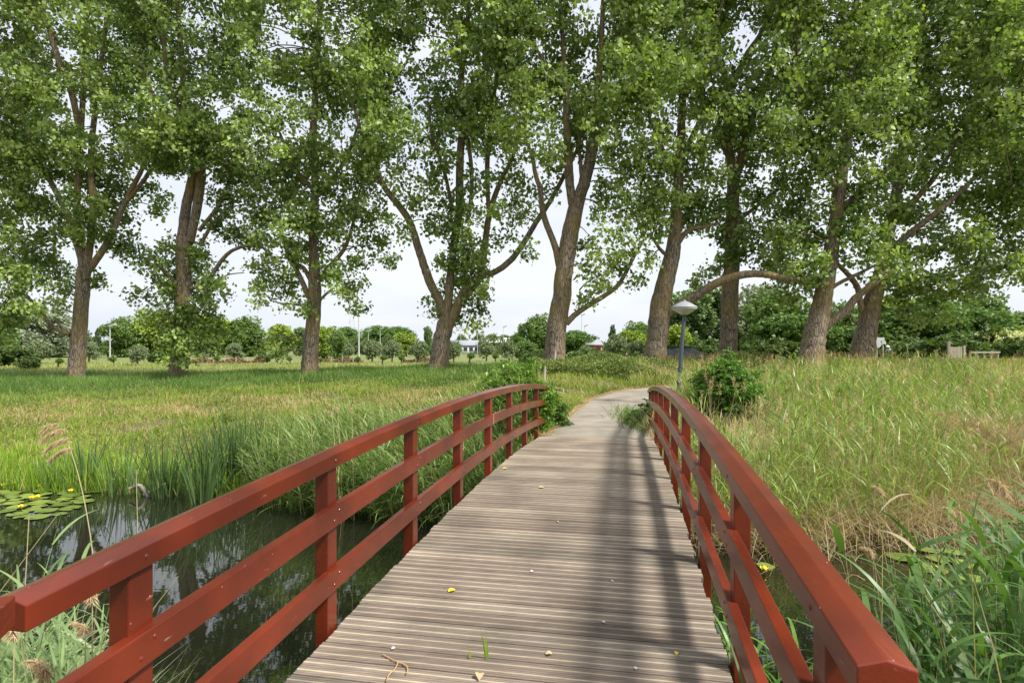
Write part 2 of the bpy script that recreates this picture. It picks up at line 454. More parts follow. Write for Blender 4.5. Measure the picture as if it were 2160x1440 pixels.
def ter(X, Y):
    X = np.asarray(X, float); Y = np.asarray(Y, float)
    yf = yfar(X)
    crest = np.interp(X, [-60, -22, -16, -9.6, -3.4, 1.8, 7, 12, 30, 60], [-0.1, -0.12, -0.02, 0.2, 0.47, 0.64, 0.68, 0.8, 0.85, 0.8])
    cy = np.interp(X, [-22, -9.6, 1.8, 10, 60], [29, 27, 25, 25.5, 26])
    t = (Y - yf) / (cy - yf)
    rise = np.where(X > 1, np.clip(t, 0, 1) ** 0.62, np.clip(t, 0, 1) ** 0.85)
    land = WZ - 0.12 + (crest - WZ + 0.12) * rise
    back = crest * (1 - ss((Y - cy) / 16))
    z = np.where(t > 1, back, land)
    bed = WZ - 0.12 - 0.9 * ss((yf - Y) / 1.6)
    near = np.interp(X, [-60, -2, 1.5, 60], [3.2, 3.0, 2.3, 3.2])
    nb = WZ - 0.12 - 0.9 + (0.9 + 1.0) * ss((near + 0.9 - Y) / 2.8)
    z = np.where(Y < yf, np.maximum(bed, nb), z)
    z = np.where((Y < yf) & (Y > near + 0.9), bed, z)
    z = z + lump(X, Y) * np.where((Y > yf) & (Y < 70), 1, 0.0)
    pd = path_dist(np.where(np.abs(X) < 60, X, 60), np.clip(Y, 0, 60))
    k = 1 - ss((pd - 1.15) / 2.6)
    k = k * ss((Y - 10.6) / 1.0)
    z = z * (1 - k) + (path_z(Y) - 0.015) * k
    return z

xs = np.unique(np.concatenate([np.linspace(-900, -60, 22), np.linspace(-60, -16, 60), np.linspace(-16, 14, 160), np.linspace(14, 50, 70), np.linspace(50, 900, 22)]))
ys = np.unique(np.concatenate([np.linspace(-60, -3, 12), np.linspace(-3, 30, 190), np.linspace(30, 80, 60), np.linspace(80, 1500, 30)]))
GX, GY = np.meshgrid(xs, ys)
GZ = ter(GX, GY)
V = np.stack([GX, GY, GZ], -1).reshape(-1, 3)
nx, ny = len(xs), len(ys)
ii = (np.arange(ny - 1)[:, None] * nx + np.arange(nx - 1)[None, :]).ravel()
Q = np.stack([ii, ii + 1, ii + nx + 1, ii + nx], 1)
pdv = path_dist(np.clip(V[:, 0], -60, 60), np.clip(V[:, 1], 0, 60))
turf = np.array([0.17, 0.13, 0.07]); soil = np.array([0.06, 0.048, 0.03]); mown = np.array([0.16, 0.19, 0.055]); straw = np.array([0.42, 0.30, 0.15])
f1 = np.clip((WZ + 0.25 - V[:, 2]) / 0.3, 0, 1)[:, None]
f2 = ss((V[:, 1] - 31) / 6)[:, None]
f3 = (np.clip(1 - np.abs(pdv - 1.35) / 0.55, 0, 1) * (V[:, 1] > 11.2))[:, None]
C = turf * (1 - f2) + mown * f2
C = C * (1 - f3 * 0.85) + straw * f3 * 0.85
C = C * (1 - f1) + soil * f1
ground = link('ground', np_mesh('ground', V, Q, C, True), M_ground)
tag(ground, 'grassy banks and flat meadow around the stream', kind='structure')

wv = np.array([(-300, -2.5, WZ), (300, -2.5, WZ), (300, 16, WZ), (-300, 16, WZ)], float)
water = link('water', np_mesh('water', wv, np.array([[0, 1, 2, 3]])), M_water)
tag(water, 'dark still stream under the footbridge', kind='structure')

# path sheet (its underside sits 1.5 cm over the soil)
T = np.gradient(PC, axis=0); T /= np.linalg.norm(T, axis=1, keepdims=True); Nn = np.stack([T[:, 1], -T[:, 0]], 1)
rows = []
for s in np.linspace(-1, 1, 7):
    wob = 1.06 + 0.05 * np.sin(np.arange(len(PC)) * 0.9 + (2 if s > 0 else 0))
    q = PC + Nn * (s * wob)[:, None]
    rows.append(np.stack([q[:, 0], q[:, 1], path_z(q[:, 1]) + 0.012 + 0.012 * (1 - s * s)], 1))
V = np.stack(rows, 1).reshape(-1, 3); m_ = len(PC)
ii = (np.arange(m_ - 1)[:, None] * 7 + np.arange(6)[None, :]).ravel()
path = link('path', np_mesh('path', V, np.stack([ii, ii + 1, ii + 8, ii + 7], 1), None, True), M_asphalt)
tag(path, 'grey asphalt footpath curving right beyond the bridge', kind='structure')

# ------------------------------------------------------------------ footbridge
TH = 0.1891; CT, ST = math.cos(TH), math.sin(TH)
UC, KK = 6.07, 0.0073
def zd(u): return -KK * ((u - UC) ** 2 - (2.5 - UC) ** 2)
def B(u, v, z):       # bridge coordinates -> world
    return (v * CT + u * ST, -v * ST + u * CT, z)
bridge = empty('footbridge', B(6.5, -0.55, WZ))
tag(bridge, 'arched wooden footbridge with red painted railings and grooved plank deck', 'bridge')
BO = np.array(bridge.location)
def bpart(name, V, Q, mat, C=None, parent=None, bevel=0.0, smooth=False):
    par = parent or bridge
    o = link(name, np_mesh(name, np.asarray(V, float) - BO, Q, C, smooth), mat)
    o.parent = par
    if bevel:
        md = o.modifiers.new('bevel', 'BEVEL'); md.width = bevel; md.segments = 2; md.limit_method = 'ANGLE'; md.angle_limit = R(35)
    return o
VL, VR = -1.592, 0.498
# deck of grooved boards: a profile across each board, swept from edge to edge
U0, U1 = -1.2, 11.42
acc = Acc(); pitch = 0.148; nb_ = int((U1 - U0) / pitch)
for i in range(nb_):
    u0 = U0 + i * pitch
    prof = []; fc = []
    wd = pitch - 0.006
    ng = 9; gp = wd / ng
    tone = rng.uniform(0.74, 1.14); hue = rng.uniform(-0.004, 0.012)
    dk = np.array([0.228 + hue, 0.191, 0.152]) * tone
    lt = np.array([0.43 + hue, 0.365, 0.27]) * tone
    oz = rng.uniform(-0.0015, 0.0015)
    prof.append((0, -0.045, dk * 0.6)); prof.append((0, -0.004, dk * 0.7))
    for g in range(ng):
        a = g * gp
        inlay = g in (2, 6)
        c = lt if inlay else dk
        h = 0.0015 if inlay else 0.0
        prof += [(a + gp * 0.08, h, c), (a + gp * (0.56 if inlay else 0.66), h, c), (a + gp * 0.74, -0.0055, dk * 0.42), (a + gp * 0.97, -0.0055, dk * 0.42)]
    prof.append((wd, -0.004, dk * 0.7)); prof.append((wd, -0.045, dk * 0.6))
    ea, eb = VL + rng.uniform(-0.012, 0.008), VR + rng.uniform(-0.008, 0.014)
    rws, cc = [], []
    for v in (ea, ea + 0.004, eb - 0.004, eb):
        for (a, h, c) in prof:
            u = u0 + a
            rws.append(B(u, v, zd(u) + h + oz)); cc.append(c)
    n = len(prof)
    Q = []
    for r_ in range(3):
        for j in range(n - 1):
            a = r_ * n + j
            Q.append((a, a + n, a + n + 1, a + 1))
    for j in range(1, n // 2):      # close the end grain
        Q.append((0 + j - 1, j, n - 1 - j, n - j)); Q.append((3 * n + n - j, 3 * n + n - 1 - j, 3 * n + j, 3 * n + j - 1))
    acc.add(np.array(rws), np.array(Q), np.array(cc))
deck = link('deck', np_mesh('deck', np.concatenate(acc.V) - BO, np.concatenate(acc.Q), np.concatenate(acc.C)), M_deck, bridge)

def sweep(sec, u0, u1, n, zf):
    """sweep a (v,z) section along the bridge"""
    us = np.linspace(u0, u1, n); k = len(sec); V = []
    for u in us:
        for v, z in sec: V.append(B(u, v, zf(u) + z))
    Q = []
    for i in range(n - 1):
        for j in range(k):
            Q.append((i * k + j, (i + 1) * k + j, (i + 1) * k + (j + 1) % k, i * k + (j + 1) % k))
    return np.array(V), np.array(Q)
def caps(V, Q, k, n):
    Qs = list(map(tuple, Q))
    if k == 4: Qs += [(0, 1, 2, 3), tuple(reversed([(n - 1) * k + j for j in range(4)]))]
    if k == 5:
        b = (n - 1) * k
        Qs += [(0, 1, 2, 2), (0, 2, 3, 4), (b + 2, b + 1, b, b), (b + 4, b + 3, b + 2, b)]
    return V, Qs
def poly_obj(name, V, Qs, mat, parent=None, bevel=0.0):
    me = bpy.data.meshes.new(name)
    Qc = [tuple(dict.fromkeys(q)) for q in Qs]
    me.from_pydata([tuple(p) for p in (np.asarray(V, float) - BO)], [], Qc)
    me.update()
    bm = bmesh.new(); bm.from_mesh(me); bmesh.ops.recalc_face_normals(bm, faces=bm.faces); bm.to_mesh(me); bm.free()
    o = link(name, me, mat, parent or bridge)
    if bevel:
        md = o.modifiers.new('bevel', 'BEVEL'); md.width = bevel; md.segments = 2; md.limit_method = 'ANGLE'; md.angle_limit = R(25)
    return o
SP = 1.3311; PU0 = 1.784 - 0.0525
RAILTOP = 0.985
for side in (-1, 1):
    inner = -1.607 if side < 0 else 0.514      # inner face of the posts
    sg = side                                   # outward direction of v
    ustart, uend = (1.32, 13.95) if side < 0 else (1.40, 13.9)
    # top rail with a shallow ridge
    vi = inner - sg * 0.022; vo = inner + sg * 0.10
    vm = (vi + vo) / 2
    sec = [(vi, RAILTOP - 0.082), (vi, RAILTOP - 0.008), (vm, RAILTOP + 0.010), (vo, RAILTOP - 0.008), (vo, RAILTOP - 0.082)]
    for (a, b_) in ((ustart, 4.42), (4.425, 9.74), (9.745, uend)) if side < 0 else ((ustart, 5.745), (5.75, uend)):
        V, Q = sweep(sec, a, b_, 22, zd); V, Qs = caps(V, Q, 5, 22)
        poly_obj('top_rail', V, Qs, M_paint, bevel=0.004)
    for nm, zc in (('middle_rail', 0.635), ('lower_rail', 0.285)):
        a_, b2 = inner - sg * 0.030, inner + sg * 0.018
        sec = [(a_, zc - 0.058), (a_, zc + 0.058), (b2, zc + 0.058), (b2, zc - 0.058)]
        segs = ((0.45, 7.05), (7.056, uend + 0.05)) if nm == 'middle_rail' else ((0.45, 9.7), (9.705, uend + 0.05))
        for (a, b_) in segs:
            V, Q = sweep(sec, a, b_, 24, zd); V, Qs = caps(V, Q, 4, 24)
            poly_obj(nm, V, Qs, M_paint, bevel=0.005)
    for i in range(-1, 10):
        uc = PU0 + SP * i
        v0, v1 = sorted((inner, inner + sg * 0.078))
        ztop = zd(uc) + RAILTOP - 0.085; zb = zd(uc) - (0.42 if uc < 11 else 0.5)
        V = [B(u, v, z) for z in (zb, ztop) for u in (uc - 0.0525, uc + 0.0525) for v in (v0, v1)]
        Q = [(0, 2, 3, 1), (4, 5, 7, 6), (0, 1, 5, 4), (2, 6, 7, 3), (0, 4, 6, 2), (1, 3, 7, 5)]
        if i == -1: ztop -= 0.0
        po = poly_obj('post', V, Q, M_paint, bevel=0.005)
        # bolt heads on the rails
        for zc in (0.635, 0.285, RAILTOP - 0.045):
            for du, dz in (((-0.03, -0.022), (0.028, 0.022)) if zc < 0.8 else ((0.0, 0.0),)):
                bm = bmesh.new()
                bmesh.ops.create_uvsphere(bm, u_segments=8, v_segments=6, radius=0.0095)
                vv = inner - sg * (0.030 if zc < 0.8 else 0.022)
                c = Vector(B(uc + du, vv, zd(uc + du) + zc + dz)) - Vector(BO)
                bmesh.ops.scale(bm, vec=(0.45, 1, 1), verts=bm.verts)
                bmesh.ops.rotate(bm, cent=(0, 0, 0), matrix=Matrix.Rotation(-TH, 3, 'Z'), verts=bm.verts)
                bmesh.ops.translate(bm, vec=c, verts=bm.verts)
                me = bpy.data.meshes.new('bolt'); bm.to_mesh(me); bm.free()
                bo = link('bolt', me, M_paint); bo.parent = po
    # bearer beam under the deck edge
    vb0, vb1 = (VL + 0.10, VL + 0.22) if side < 0 else (VR - 0.22, VR - 0.10)
    sec = [(vb0, -0.33), (vb0, -0.047), (vb1, -0.047), (vb1, -0.33)]
    V, Q = sweep(sec, U0, U1 - 0.02, 24, zd); V, Qs = caps(V, Q, 4, 24)
    poly_obj('bearer_beam', V, Qs, M_deck)
# pale filler strip in the joint of the middle rail
V, Q = sweep([(-1.5765, 0.578), (-1.5765, 0.692), (-1.60, 0.692), (-1.60, 0.578)], 7.048, 7.058, 2, zd); V, Qs = caps(V, Q, 4, 2)
poly_obj('joint_filler', V, Qs, M_paleseam)
# abutments (dark timber wall under each end)
for u in (11.3, -0.4):
    V = [B(uu, v, z) for z in (-2.2, zd(u) - 0.05) for uu in (u, u + 0.1) for v in (VL + 0.02, VR - 0.02)]
    poly_obj('abutment_wall', V, [(0, 2, 3, 1), (4, 5, 7, 6), (0, 1, 5, 4), (2, 6, 7, 3), (0, 4, 6, 2), (1, 3, 7, 5)], M_deck)

# the end of the neighbouring approach railing, just in view at the left edge
ar = empty('approach_railing', (-1.72, 1.25, -0.4))
tag(ar, 'short red approach rail end ahead of the left railing, cut by the frame', 'railing')
def rel(V, o): return np.asarray(V, float) - np.array(o.location)
def simple_box(name, c, s, mat, parent, rz=0, bevel=0.004):
    bm = bmesh.new(); bmesh.ops.create_cube(bm, size=1)
    bmesh.ops.scale(bm, vec=s, verts=bm.verts)
    bmesh.ops.rotate(bm, cent=(0, 0, 0), matrix=Matrix.Rotation(rz, 3, 'Z'), verts=bm.verts)
    bmesh.ops.translate(bm, vec=c, verts=bm.verts)
    me = bpy.data.meshes.new(name); bm.to_mesh(me); bm.free()
    o = link(name, me, mat, parent)
    if bevel:
        md = o.modifiers.new('bevel', 'BEVEL'); md.width = bevel; md.segments = 2
    return o
tip = P(14, 1303, 1.47)
dv_ = np.array([-0.94, -0.34]); ang_ = math.atan2(dv_[1], dv_[0]); L_ = 1.3
cc_ = tip[:2] + dv_ * L_ / 2
simple_box('rail', (cc_[0] - ar.location.x, cc_[1] - ar.location.y, tip[2] - ar.location.z), (L_, 0.10, 0.078), M_paint, ar, ang_)
for k in (0.25, 1.1):
    q = tip[:2] + dv_ * k
    simple_box('post', (q[0] - ar.location.x, q[1] - ar.location.y, (tip[2] - 0.041 - 0.9) / 2 - ar.location.z), (0.10, 0.08, tip[2] - 0.041 + 0.9), M_paint, ar, ang_)

# ------------------------------------------------------------------ poplars
ALB = 1.0
def green(n, light=0.5):
    """n leaf base colours; light 0..1 shifts to the younger, yellower leaf"""
    a = np.array([0.045, 0.085, 0.018]); b = np.array([0.125, 0.185, 0.045])
    t = np.clip(rng.normal(light, 0.25, n), 0, 1)[:, None]
    c = a * (1 - t) + b * t
    return c * rng.uniform(0.8, 1.2, (n, 1))

def poplar(name, base, d, stems, blobs, label, upper=None, dens=1.0, light=0.45):
    """stems: list of [(px,py,width_px,(depth offset))...]; blobs: (px,py,rx,ry[,density])"""
    b3 = P(base[0], base[1], d)
    root = empty('poplar_tree', tuple(b3))
    tag(root, label, 'tree', 'tall poplars in a row along the bank')
    O = b3
    tr = Acc(); nodes = []
    for si, st in enumerate(stems):
        pts = []; rad = []
        for q in st:
            dd = d + (q[3] if len(q) > 3 else 0)
            pts.append(P(q[0], q[1], dd) - O); rad.append(q[2] * 0.46 / F * dd)
        if si == 0:
            pts.insert(0, pts[0] + np.array([0, 0, -0.5])); rad.insert(0, rad[0] * 1.25)
        pts = np.array(pts)
        big = rad[0] > 0.15
        V, Q, C = tube(pts, rad, 18 if big else 8, 0.016 if big else 0.015, 5)
        tr.add(V, Q, C)
        for a, b_ in zip(pts[:-1], pts[1:]):
            for t in (0, 0.33, 0.66): nodes.append(a * (1 - t) + b_ * t)
        nodes.append(pts[-1])
    nodes = np.array(nodes)
    allb = [(*q, 1.0) if len(q) == 4 else q for q in blobs]
    if upper:
        x0, x1, y0, y1, cnt = upper
        for _ in range(int(cnt * 1.6)):
            y = rng.uniform(y0, y1); x = rng.uniform(x0 - 25, x1 + 25)
            allb.append((x, y, rng.uniform(38, 62), rng.uniform(34, 58), rng.uniform(0.75, 1.15)))
    cr_ = Acc()
    px2m = d / F
    for (bx, by, rx, ry, de) in allb:
        hi = by < 330
        dy = rng.uniform(-3.2, 3.0) if hi else rng.uniform(-1.8, 1.4)
        c = P(bx, by, d) - O; c[1] += dy
        # keep the pixel position at the shifted depth
        k = (d + dy) / d
        c = (P(bx, by, d + dy)) - O
        a, b_ = rx * px2m * k, ry * px2m * k
        dz = max(0.8, (a + b_) / 2 * 1.1)
        # branch to the blob
        nn = nodes[np.argmin(((nodes - c) ** 2).sum(1) + np.where(nodes[:, 2] > c[2] + 0.6, 6, 0))]
        if np.linalg.norm(nn - c) > 0.5:
            mid = (nn + c) / 2 + np.array([0, 0, 0.12 * np.linalg.norm(nn - c)])
            V, Q, C = tube([nn, mid, c], [0.035, 0.025, 0.012], 4, 0, 3); tr.add(V, Q, C)
        vol = a * b_ * (1.0 if hi else 1.45)
        ncl = max(4, int(vol * (11 if hi else 16) * dens * de))
        u = rng.normal(0, 1, (ncl, 3)); u /= np.linalg.norm(u, axis=1, keepdims=True)
        rr = rng.uniform(0.15, 1, (ncl, 1)) ** 0.55
        cl = c + u * rr * np.array([a, dz, b_])
        for i in range(0, ncl, 5):
            m2 = (c + cl[i]) / 2 + rng.normal(0, 0.08, 3)
            V, Q, C = tube([c, m2, cl[i]], [0.012, 0.009, 0.004], 3, 0, 2); tr.add(V, Q, C)
        nl = rng.poisson(25, ncl) + 4
        idx = np.repeat(np.arange(ncl), nl)
        off = rng.normal(0, 1, (len(idx), 3)) * np.array([0.21, 0.21, 0.17])
        off[:, 2] -= 0.35 * np.hypot(off[:, 0], off[:, 1])
        pos = cl[idx] + off
        lt = np.clip(light + rng.normal(0, 0.28, ncl), 0, 1)
        col = green(len(idx), 0.5)
        g0 = np.array([0.072, 0.128, 0.024]); g1 = np.array([0.36, 0.48, 0.13])
        t = np.clip(lt[idx] + rng.normal(0, 0.18, len(idx)), 0, 1)[:, None]
        col = (g0 * (1 - t) + g1 * t) * rng.uniform(0.8, 1.2, (len(idx), 1))
        V, Q, C = leaves(pos, 0.17, col, up=0.35, droop=0.55, aspect=0.85)
        cr_.add(V, Q, C)
    tr.build('trunk', M_bark, root, True)
    cr_.build('crown', M_leaf, root)
    return root

poplar('T0', (-150, 806), 31, [
    [(-150, 806, 38), (-145, 700, 32), (-135, 560, 28), (-130, 400, 22), (-120, 200, 16), (-110, -50, 8)],
    [(-135, 600, 16), (-60, 560, 12), (10, 530, 9), (50, 478, 6)],
    [(-130, 450, 14), (-60, 380, 10), (0, 300, 7), (30, 240, 4)]],
    [(-10, 460, 60, 55), (-30, 560, 60, 50), (10, 380, 60, 60), (20, 640, 55, 45, 0.9), (-20, 700, 50, 40, 0.8), (30, 560, 45, 40)],
    'tall poplar whose trunk stands outside the left frame edge, its leafy branches reaching in', upper=(-260, 60, -230, 400, 42))

poplar('T1', (160, 803), 30, [
    [(160, 803, 37), (163, 760, 34), (168, 690, 31), (173, 620, 29), (177, 565, 27)],
    [(177, 575, 20), (168, 500, 17), (162, 440, 15), (168, 330, 13), (176, 180, 11), (182, 40, 9), (185, -120, 6)],
    [(180, 575, 17), (192, 500, 15), (196, 420, 14), (192, 330, 13), (205, 200, 11), (222, 60, 8), (235, -80, 5)],
    [(172, 545, 16), (145, 460, 14), (112, 392, 12), (80, 335, 10), (50, 255, 9), (28, 205, 7), (5, 130, 5)],
    [(183, 575, 17), (205, 545, 15), (232, 500, 14), (258, 440, 12), (280, 395, 11), (305, 345, 9), (330, 270, 7), (345, 210, 4)],
    [(262, 432, 9), (300, 385, 9), (325, 345, 8), (345, 310, 5)],
    [(150, 705, 12), (128, 698, 10), (104, 682, 10), (82, 650, 8), (50, 620, 6), (10, 590, 4)],
    [(172, 300, 12, -0.3), (152, 200, 14, -0.5), (125, 130, 13, -0.8), (104, 64, 11, -1), (80, -20, 8, -1), (60, -120, 5, -1)]],
    [(60, 430, 55, 45), (110, 470, 55, 45), (60, 520, 60, 50), (105, 560, 50, 45), (40, 590, 45, 40, 0.9), (120, 620, 32, 30, 0.9),
     (175, 480, 45, 40), (185, 590, 32, 26, 1.3), (180, 420, 50, 40), (245, 500, 40, 28), (270, 530, 38, 24, 1.2), (235, 450, 40, 36),
     (250, 400, 45, 40), (330, 400, 28, 32, 0.8), (338, 445, 20, 22, 0.7), (80, 350, 60, 45), (150, 350, 55, 45), (225, 350, 45, 35), (60, 650, 34, 25, 0.8), (105, 655, 25, 22, 0.7), (215, 395, 40, 35)],
    'leftmost poplar fully in view, bare straight lower trunk with one low crooked branch', upper=(20, 310, -230, 330, 62), light=0.5)

poplar('T2', (377, 801), 29, [
    [(376, 801, 44), (378, 750, 37), (382, 690, 33), (386, 620, 32), (388, 560, 32), (388, 500, 34)],
    [(384, 500, 22), (392, 440, 22), (405, 380, 20), (412, 330, 18), (400, 290, 17), (372, 262, 14), (347, 236, 13), (316, 190, 12), (294, 125, 10), (297, 20, 7), (300, -80, 4)],
    [(400, 510, 20), (415, 440, 20), (423, 380, 20), (424, 330, 20), (412, 280, 15), (392, 240, 14), (386, 170, 13), (382, 111, 12), (374, 0, 9), (370, -120, 5)],
    [(395, 290, 12), (378, 235, 12), (355, 167, 10), (345, 90, 9), (338, 20, 7), (325, -80, 4)],
    [(420, 487, 10), (445, 455, 8), (467, 425, 7), (489, 372, 5)],
    [(425, 512, 9), (450, 470, 7), (480, 440, 4)],
    [(432, 620, 10), (442, 589, 10), (472, 544, 9), (500, 524, 8), (540, 517, 7), (575, 535, 4)],
    [(374, 600, 14), (342, 567, 9), (320, 540, 5)], [(390, 610, 10), (440, 600, 7), (480, 580, 3), (515, 575, 2)]],
    [(340, 560, 40, 34), (385, 530, 48, 35), (430, 550, 42, 35), (345, 610, 42, 34), (400, 600, 50, 35), (455, 600, 35, 38),
     (320, 650, 30, 32, 0.8), (370, 665, 45, 36, 1.2), (425, 660, 45, 38, 1.1), (350, 715, 45, 30, 1.2), (405, 715, 50, 32, 1.2), (455, 705, 35, 30), (385, 750, 45, 22, 0.9), (300, 620, 22, 24, 0.7),
     (480, 470, 42, 42), (520, 500, 35, 30, 0.8), (500, 400, 45, 45), (550, 440, 40, 50), (460, 410, 25, 35, 0.8), (530, 350, 45, 45), (350, 340, 35, 30, 0.8), (320, 330, 30, 30, 0.8), (470, 350, 40, 40)],
    'second poplar from the left, forked double trunk and a leafy skirt hanging low', upper=(300, 480, -230, 330, 58), light=0.42)

poplar('T3', (653, 794), 28, [
    [(653, 794, 42), (655, 745, 35), (660, 690, 32), (663, 630, 31), (664, 590, 28), (662, 540, 22)],
    [(662, 560, 20), (660, 500, 19), (664, 430, 18), (664, 350, 16), (661, 270, 16), (668, 150, 13), (675, 20, 10), (680, -120, 6)],
    [(652, 628, 13), (640, 600, 12), (625, 568, 11), (610, 545, 10), (598, 500, 8), (580, 440, 5)],
    [(655, 590, 11), (640, 565, 10), (622, 553, 8), (600, 520, 5)],
    [(674, 592, 14), (690, 568, 12), (708, 548, 11), (729, 519, 9), (745, 470, 7), (760, 400, 4)],
    [(676, 632, 7), (690, 618, 6), (702, 608, 3)],
    [(645, 646, 6), (620, 641, 5), (595, 640, 4), (572, 634, 2)],
    [(665, 420, 10), (700, 380, 9), (735, 320, 7), (760, 250, 4)], [(660, 400, 10), (620, 350, 8), (590, 280, 6)],
    [(653, 715, 5), (630, 708, 4), (608, 712, 2)]],
    [(560, 560, 35, 30, 0.9), (590, 600, 45, 34), (545, 620, 30, 30, 0.8), (620, 640, 35, 22, 0.8), (610, 540, 45, 36), (650, 520, 45, 38), (700, 560, 40, 34), (735, 590, 35, 32, 0.9), (745, 635, 24, 24, 0.8), (715, 620, 25, 22, 0.7),
     (760, 530, 42, 30, 0.8), (800, 500, 40, 28, 0.7), (820, 540, 24, 16, 0.6), (590, 480, 45, 40), (640, 450, 50, 42), (690, 480, 48, 42), (740, 460, 50, 42), (790, 440, 40, 38, 0.8), (600, 420, 45, 42), (560, 380, 45, 42), (650, 390, 50, 40), (710, 400, 50, 42), (760, 390, 45, 40), (620, 345, 50, 40), (690, 340, 50, 40), (770, 340, 45, 40),
     (590, 740, 26, 22, 0.8), (620, 715, 22, 18, 0.8), (580, 720, 15, 20, 0.7), (545, 500, 35, 30, 0.8)],
    'third poplar from the left, upright trunk branching like a candelabra', upper=(520, 780, -230, 330, 70), light=0.55)

poplar('T4', (925, 785), 27, [
    [(924, 785, 52), (927, 760, 44), (933, 710, 40), (945, 672, 38)],
    [(940, 680, 26), (946, 630, 20), (951, 572, 18), (960, 500, 18), (969, 430, 18), (970, 347, 18), (976, 250, 17), (973, 167, 14), (985, 60, 10), (990, -90, 6)],
    [(943, 672, 22), (925, 630, 20), (909, 600, 20), (896, 565, 19), (884, 528, 18), (872, 490, 17), (860, 460, 16), (840, 432, 15), (818, 405, 14), (800, 372, 12), (780, 325, 11), (765, 290, 9), (745, 220, 6)],
    [(952, 675, 24), (975, 625, 22), (1000, 590, 18), (1045, 573, 14), (1078, 548, 14), (1106, 510, 13), (1130, 470, 12), (1160, 425, 11), (1190, 370, 10), (1215, 320, 8), (1240, 260, 5)],
    [(965, 650, 16), (1000, 600, 14), (1020, 545, 15), (1028, 475, 14), (1040, 425, 13), (1058, 378, 11), (1080, 335, 9), (1100, 260, 6)],
    [(985, 470, 11), (995, 405, 10), (993, 340, 10), (985, 290, 10), (984, 250, 9)],
    [(955, 450, 9), (944, 390, 9), (930, 340, 9), (912, 289, 8), (905, 230, 5)],
    [(1030, 440, 10), (1028, 340, 12), (1034, 250, 11), (1050, 150, 9), (1060, 40, 7), (1065, -80, 4)],
    [(985, 255, 8), (1020, 240, 6), (1060, 225, 5), (1100, 210, 3)]],
    [(955, 420, 34, 32), (990, 440, 32, 36), (955, 480, 40, 34, 1.2), (990, 520, 42, 38, 1.4), (950, 545, 38, 30, 1.2), (1000, 575, 36, 32, 1.3), (960, 600, 48, 28, 1.2), (925, 645, 30, 28, 1.2), (950, 670, 24, 22, 1.1), (1005, 640, 26, 30, 1.1), (1000, 675, 16, 20, 0.9), (1025, 610, 18, 20),
     (870, 420, 36, 36, 0.7), (900, 380, 40, 34, 0.7), (850, 370, 36, 34, 0.7), (905, 470, 28, 34, 0.6), (845, 480, 28, 34, 0.6), (1050, 440, 26, 30, 0.7), (1060, 500, 26, 26, 0.7), (1085, 460, 30, 34, 0.7), (1105, 530, 26, 22, 0.6), (1080, 400, 34, 34, 0.7), (1130, 400, 30, 26, 0.6), (930, 340, 45, 36, 0.9), (1010, 380, 40, 34, 0.8), (1070, 350, 40, 34, 0.8), (830, 320, 40, 36, 0.8), (900, 300, 40, 36, 0.8)],
    'fourth poplar from the left, wide forked trunk with bright leaf clump in its fork', upper=(790, 1060, -230, 290, 66), light=0.5)

poplar('T5', (1167, 779), 25.5, [
    [(1166, 779, 52), (1170, 740, 48), (1174, 690, 46), (1184, 630, 42), (1190, 570, 41), (1200, 510, 39), (1210, 460, 37), (1220, 410, 34)],
    [(1222, 420, 28), (1237, 370, 27), (1246, 330, 26), (1256, 270, 22), (1262, 180, 18), (1270, 60, 12), (1275, -90, 7)],
    [(1208, 430, 22), (1202, 390, 20), (1199, 340, 20), (1196, 260, 17), (1192, 160, 14), (1184, 40, 9), (1178, -80, 5)],
    [(1228, 395, 9), (1226, 360, 10), (1222, 310, 8), (1224, 260, 5)],
    [(1180, 560, 18), (1174, 530, 16), (1166, 505, 15), (1152, 470, 14), (1143, 435, 13), (1140, 400, 12), (1130, 370, 10), (1122, 330, 9), (1105, 280, 5)],
    [(1194, 682, 15), (1215, 662, 13), (1240, 645, 12), (1280, 620, 11), (1305, 600, 10), (1325, 565, 9), (1343, 530, 8), (1358, 508, 5)],
    [(1235, 648, 3), (1232, 625, 2), (1222, 612, 1)], [(1205, 190, 8), (1160, 150, 7), (1120, 80, 5)]],
    [(1250, 590, 30, 24, 0.8), (1285, 600, 30, 22, 0.8), (1240, 560, 22, 22, 0.7), (1300, 560, 36, 26, 0.9), (1330, 530, 30, 26, 0.8), (1270, 530, 34, 26, 0.8), (1245, 500, 20, 26, 0.6), (1300, 490, 40, 30), (1340, 590, 12, 12, 0.4), (1230, 635, 10, 10, 0.25),
     (1280, 440, 34, 34), (1330, 440, 42, 34), (1290, 390, 36, 34), (1340, 380, 44, 36), (1300, 330, 45, 38), (1170, 330, 40, 32), (1160, 400, 22, 26, 0.5), (1120, 440, 16, 24, 0.5), (1230, 300, 42, 34)],
    'fifth poplar from the left beside the path bend, leaning trunk with low right branch', upper=(1080, 1360, -230, 300, 72), light=0.55)

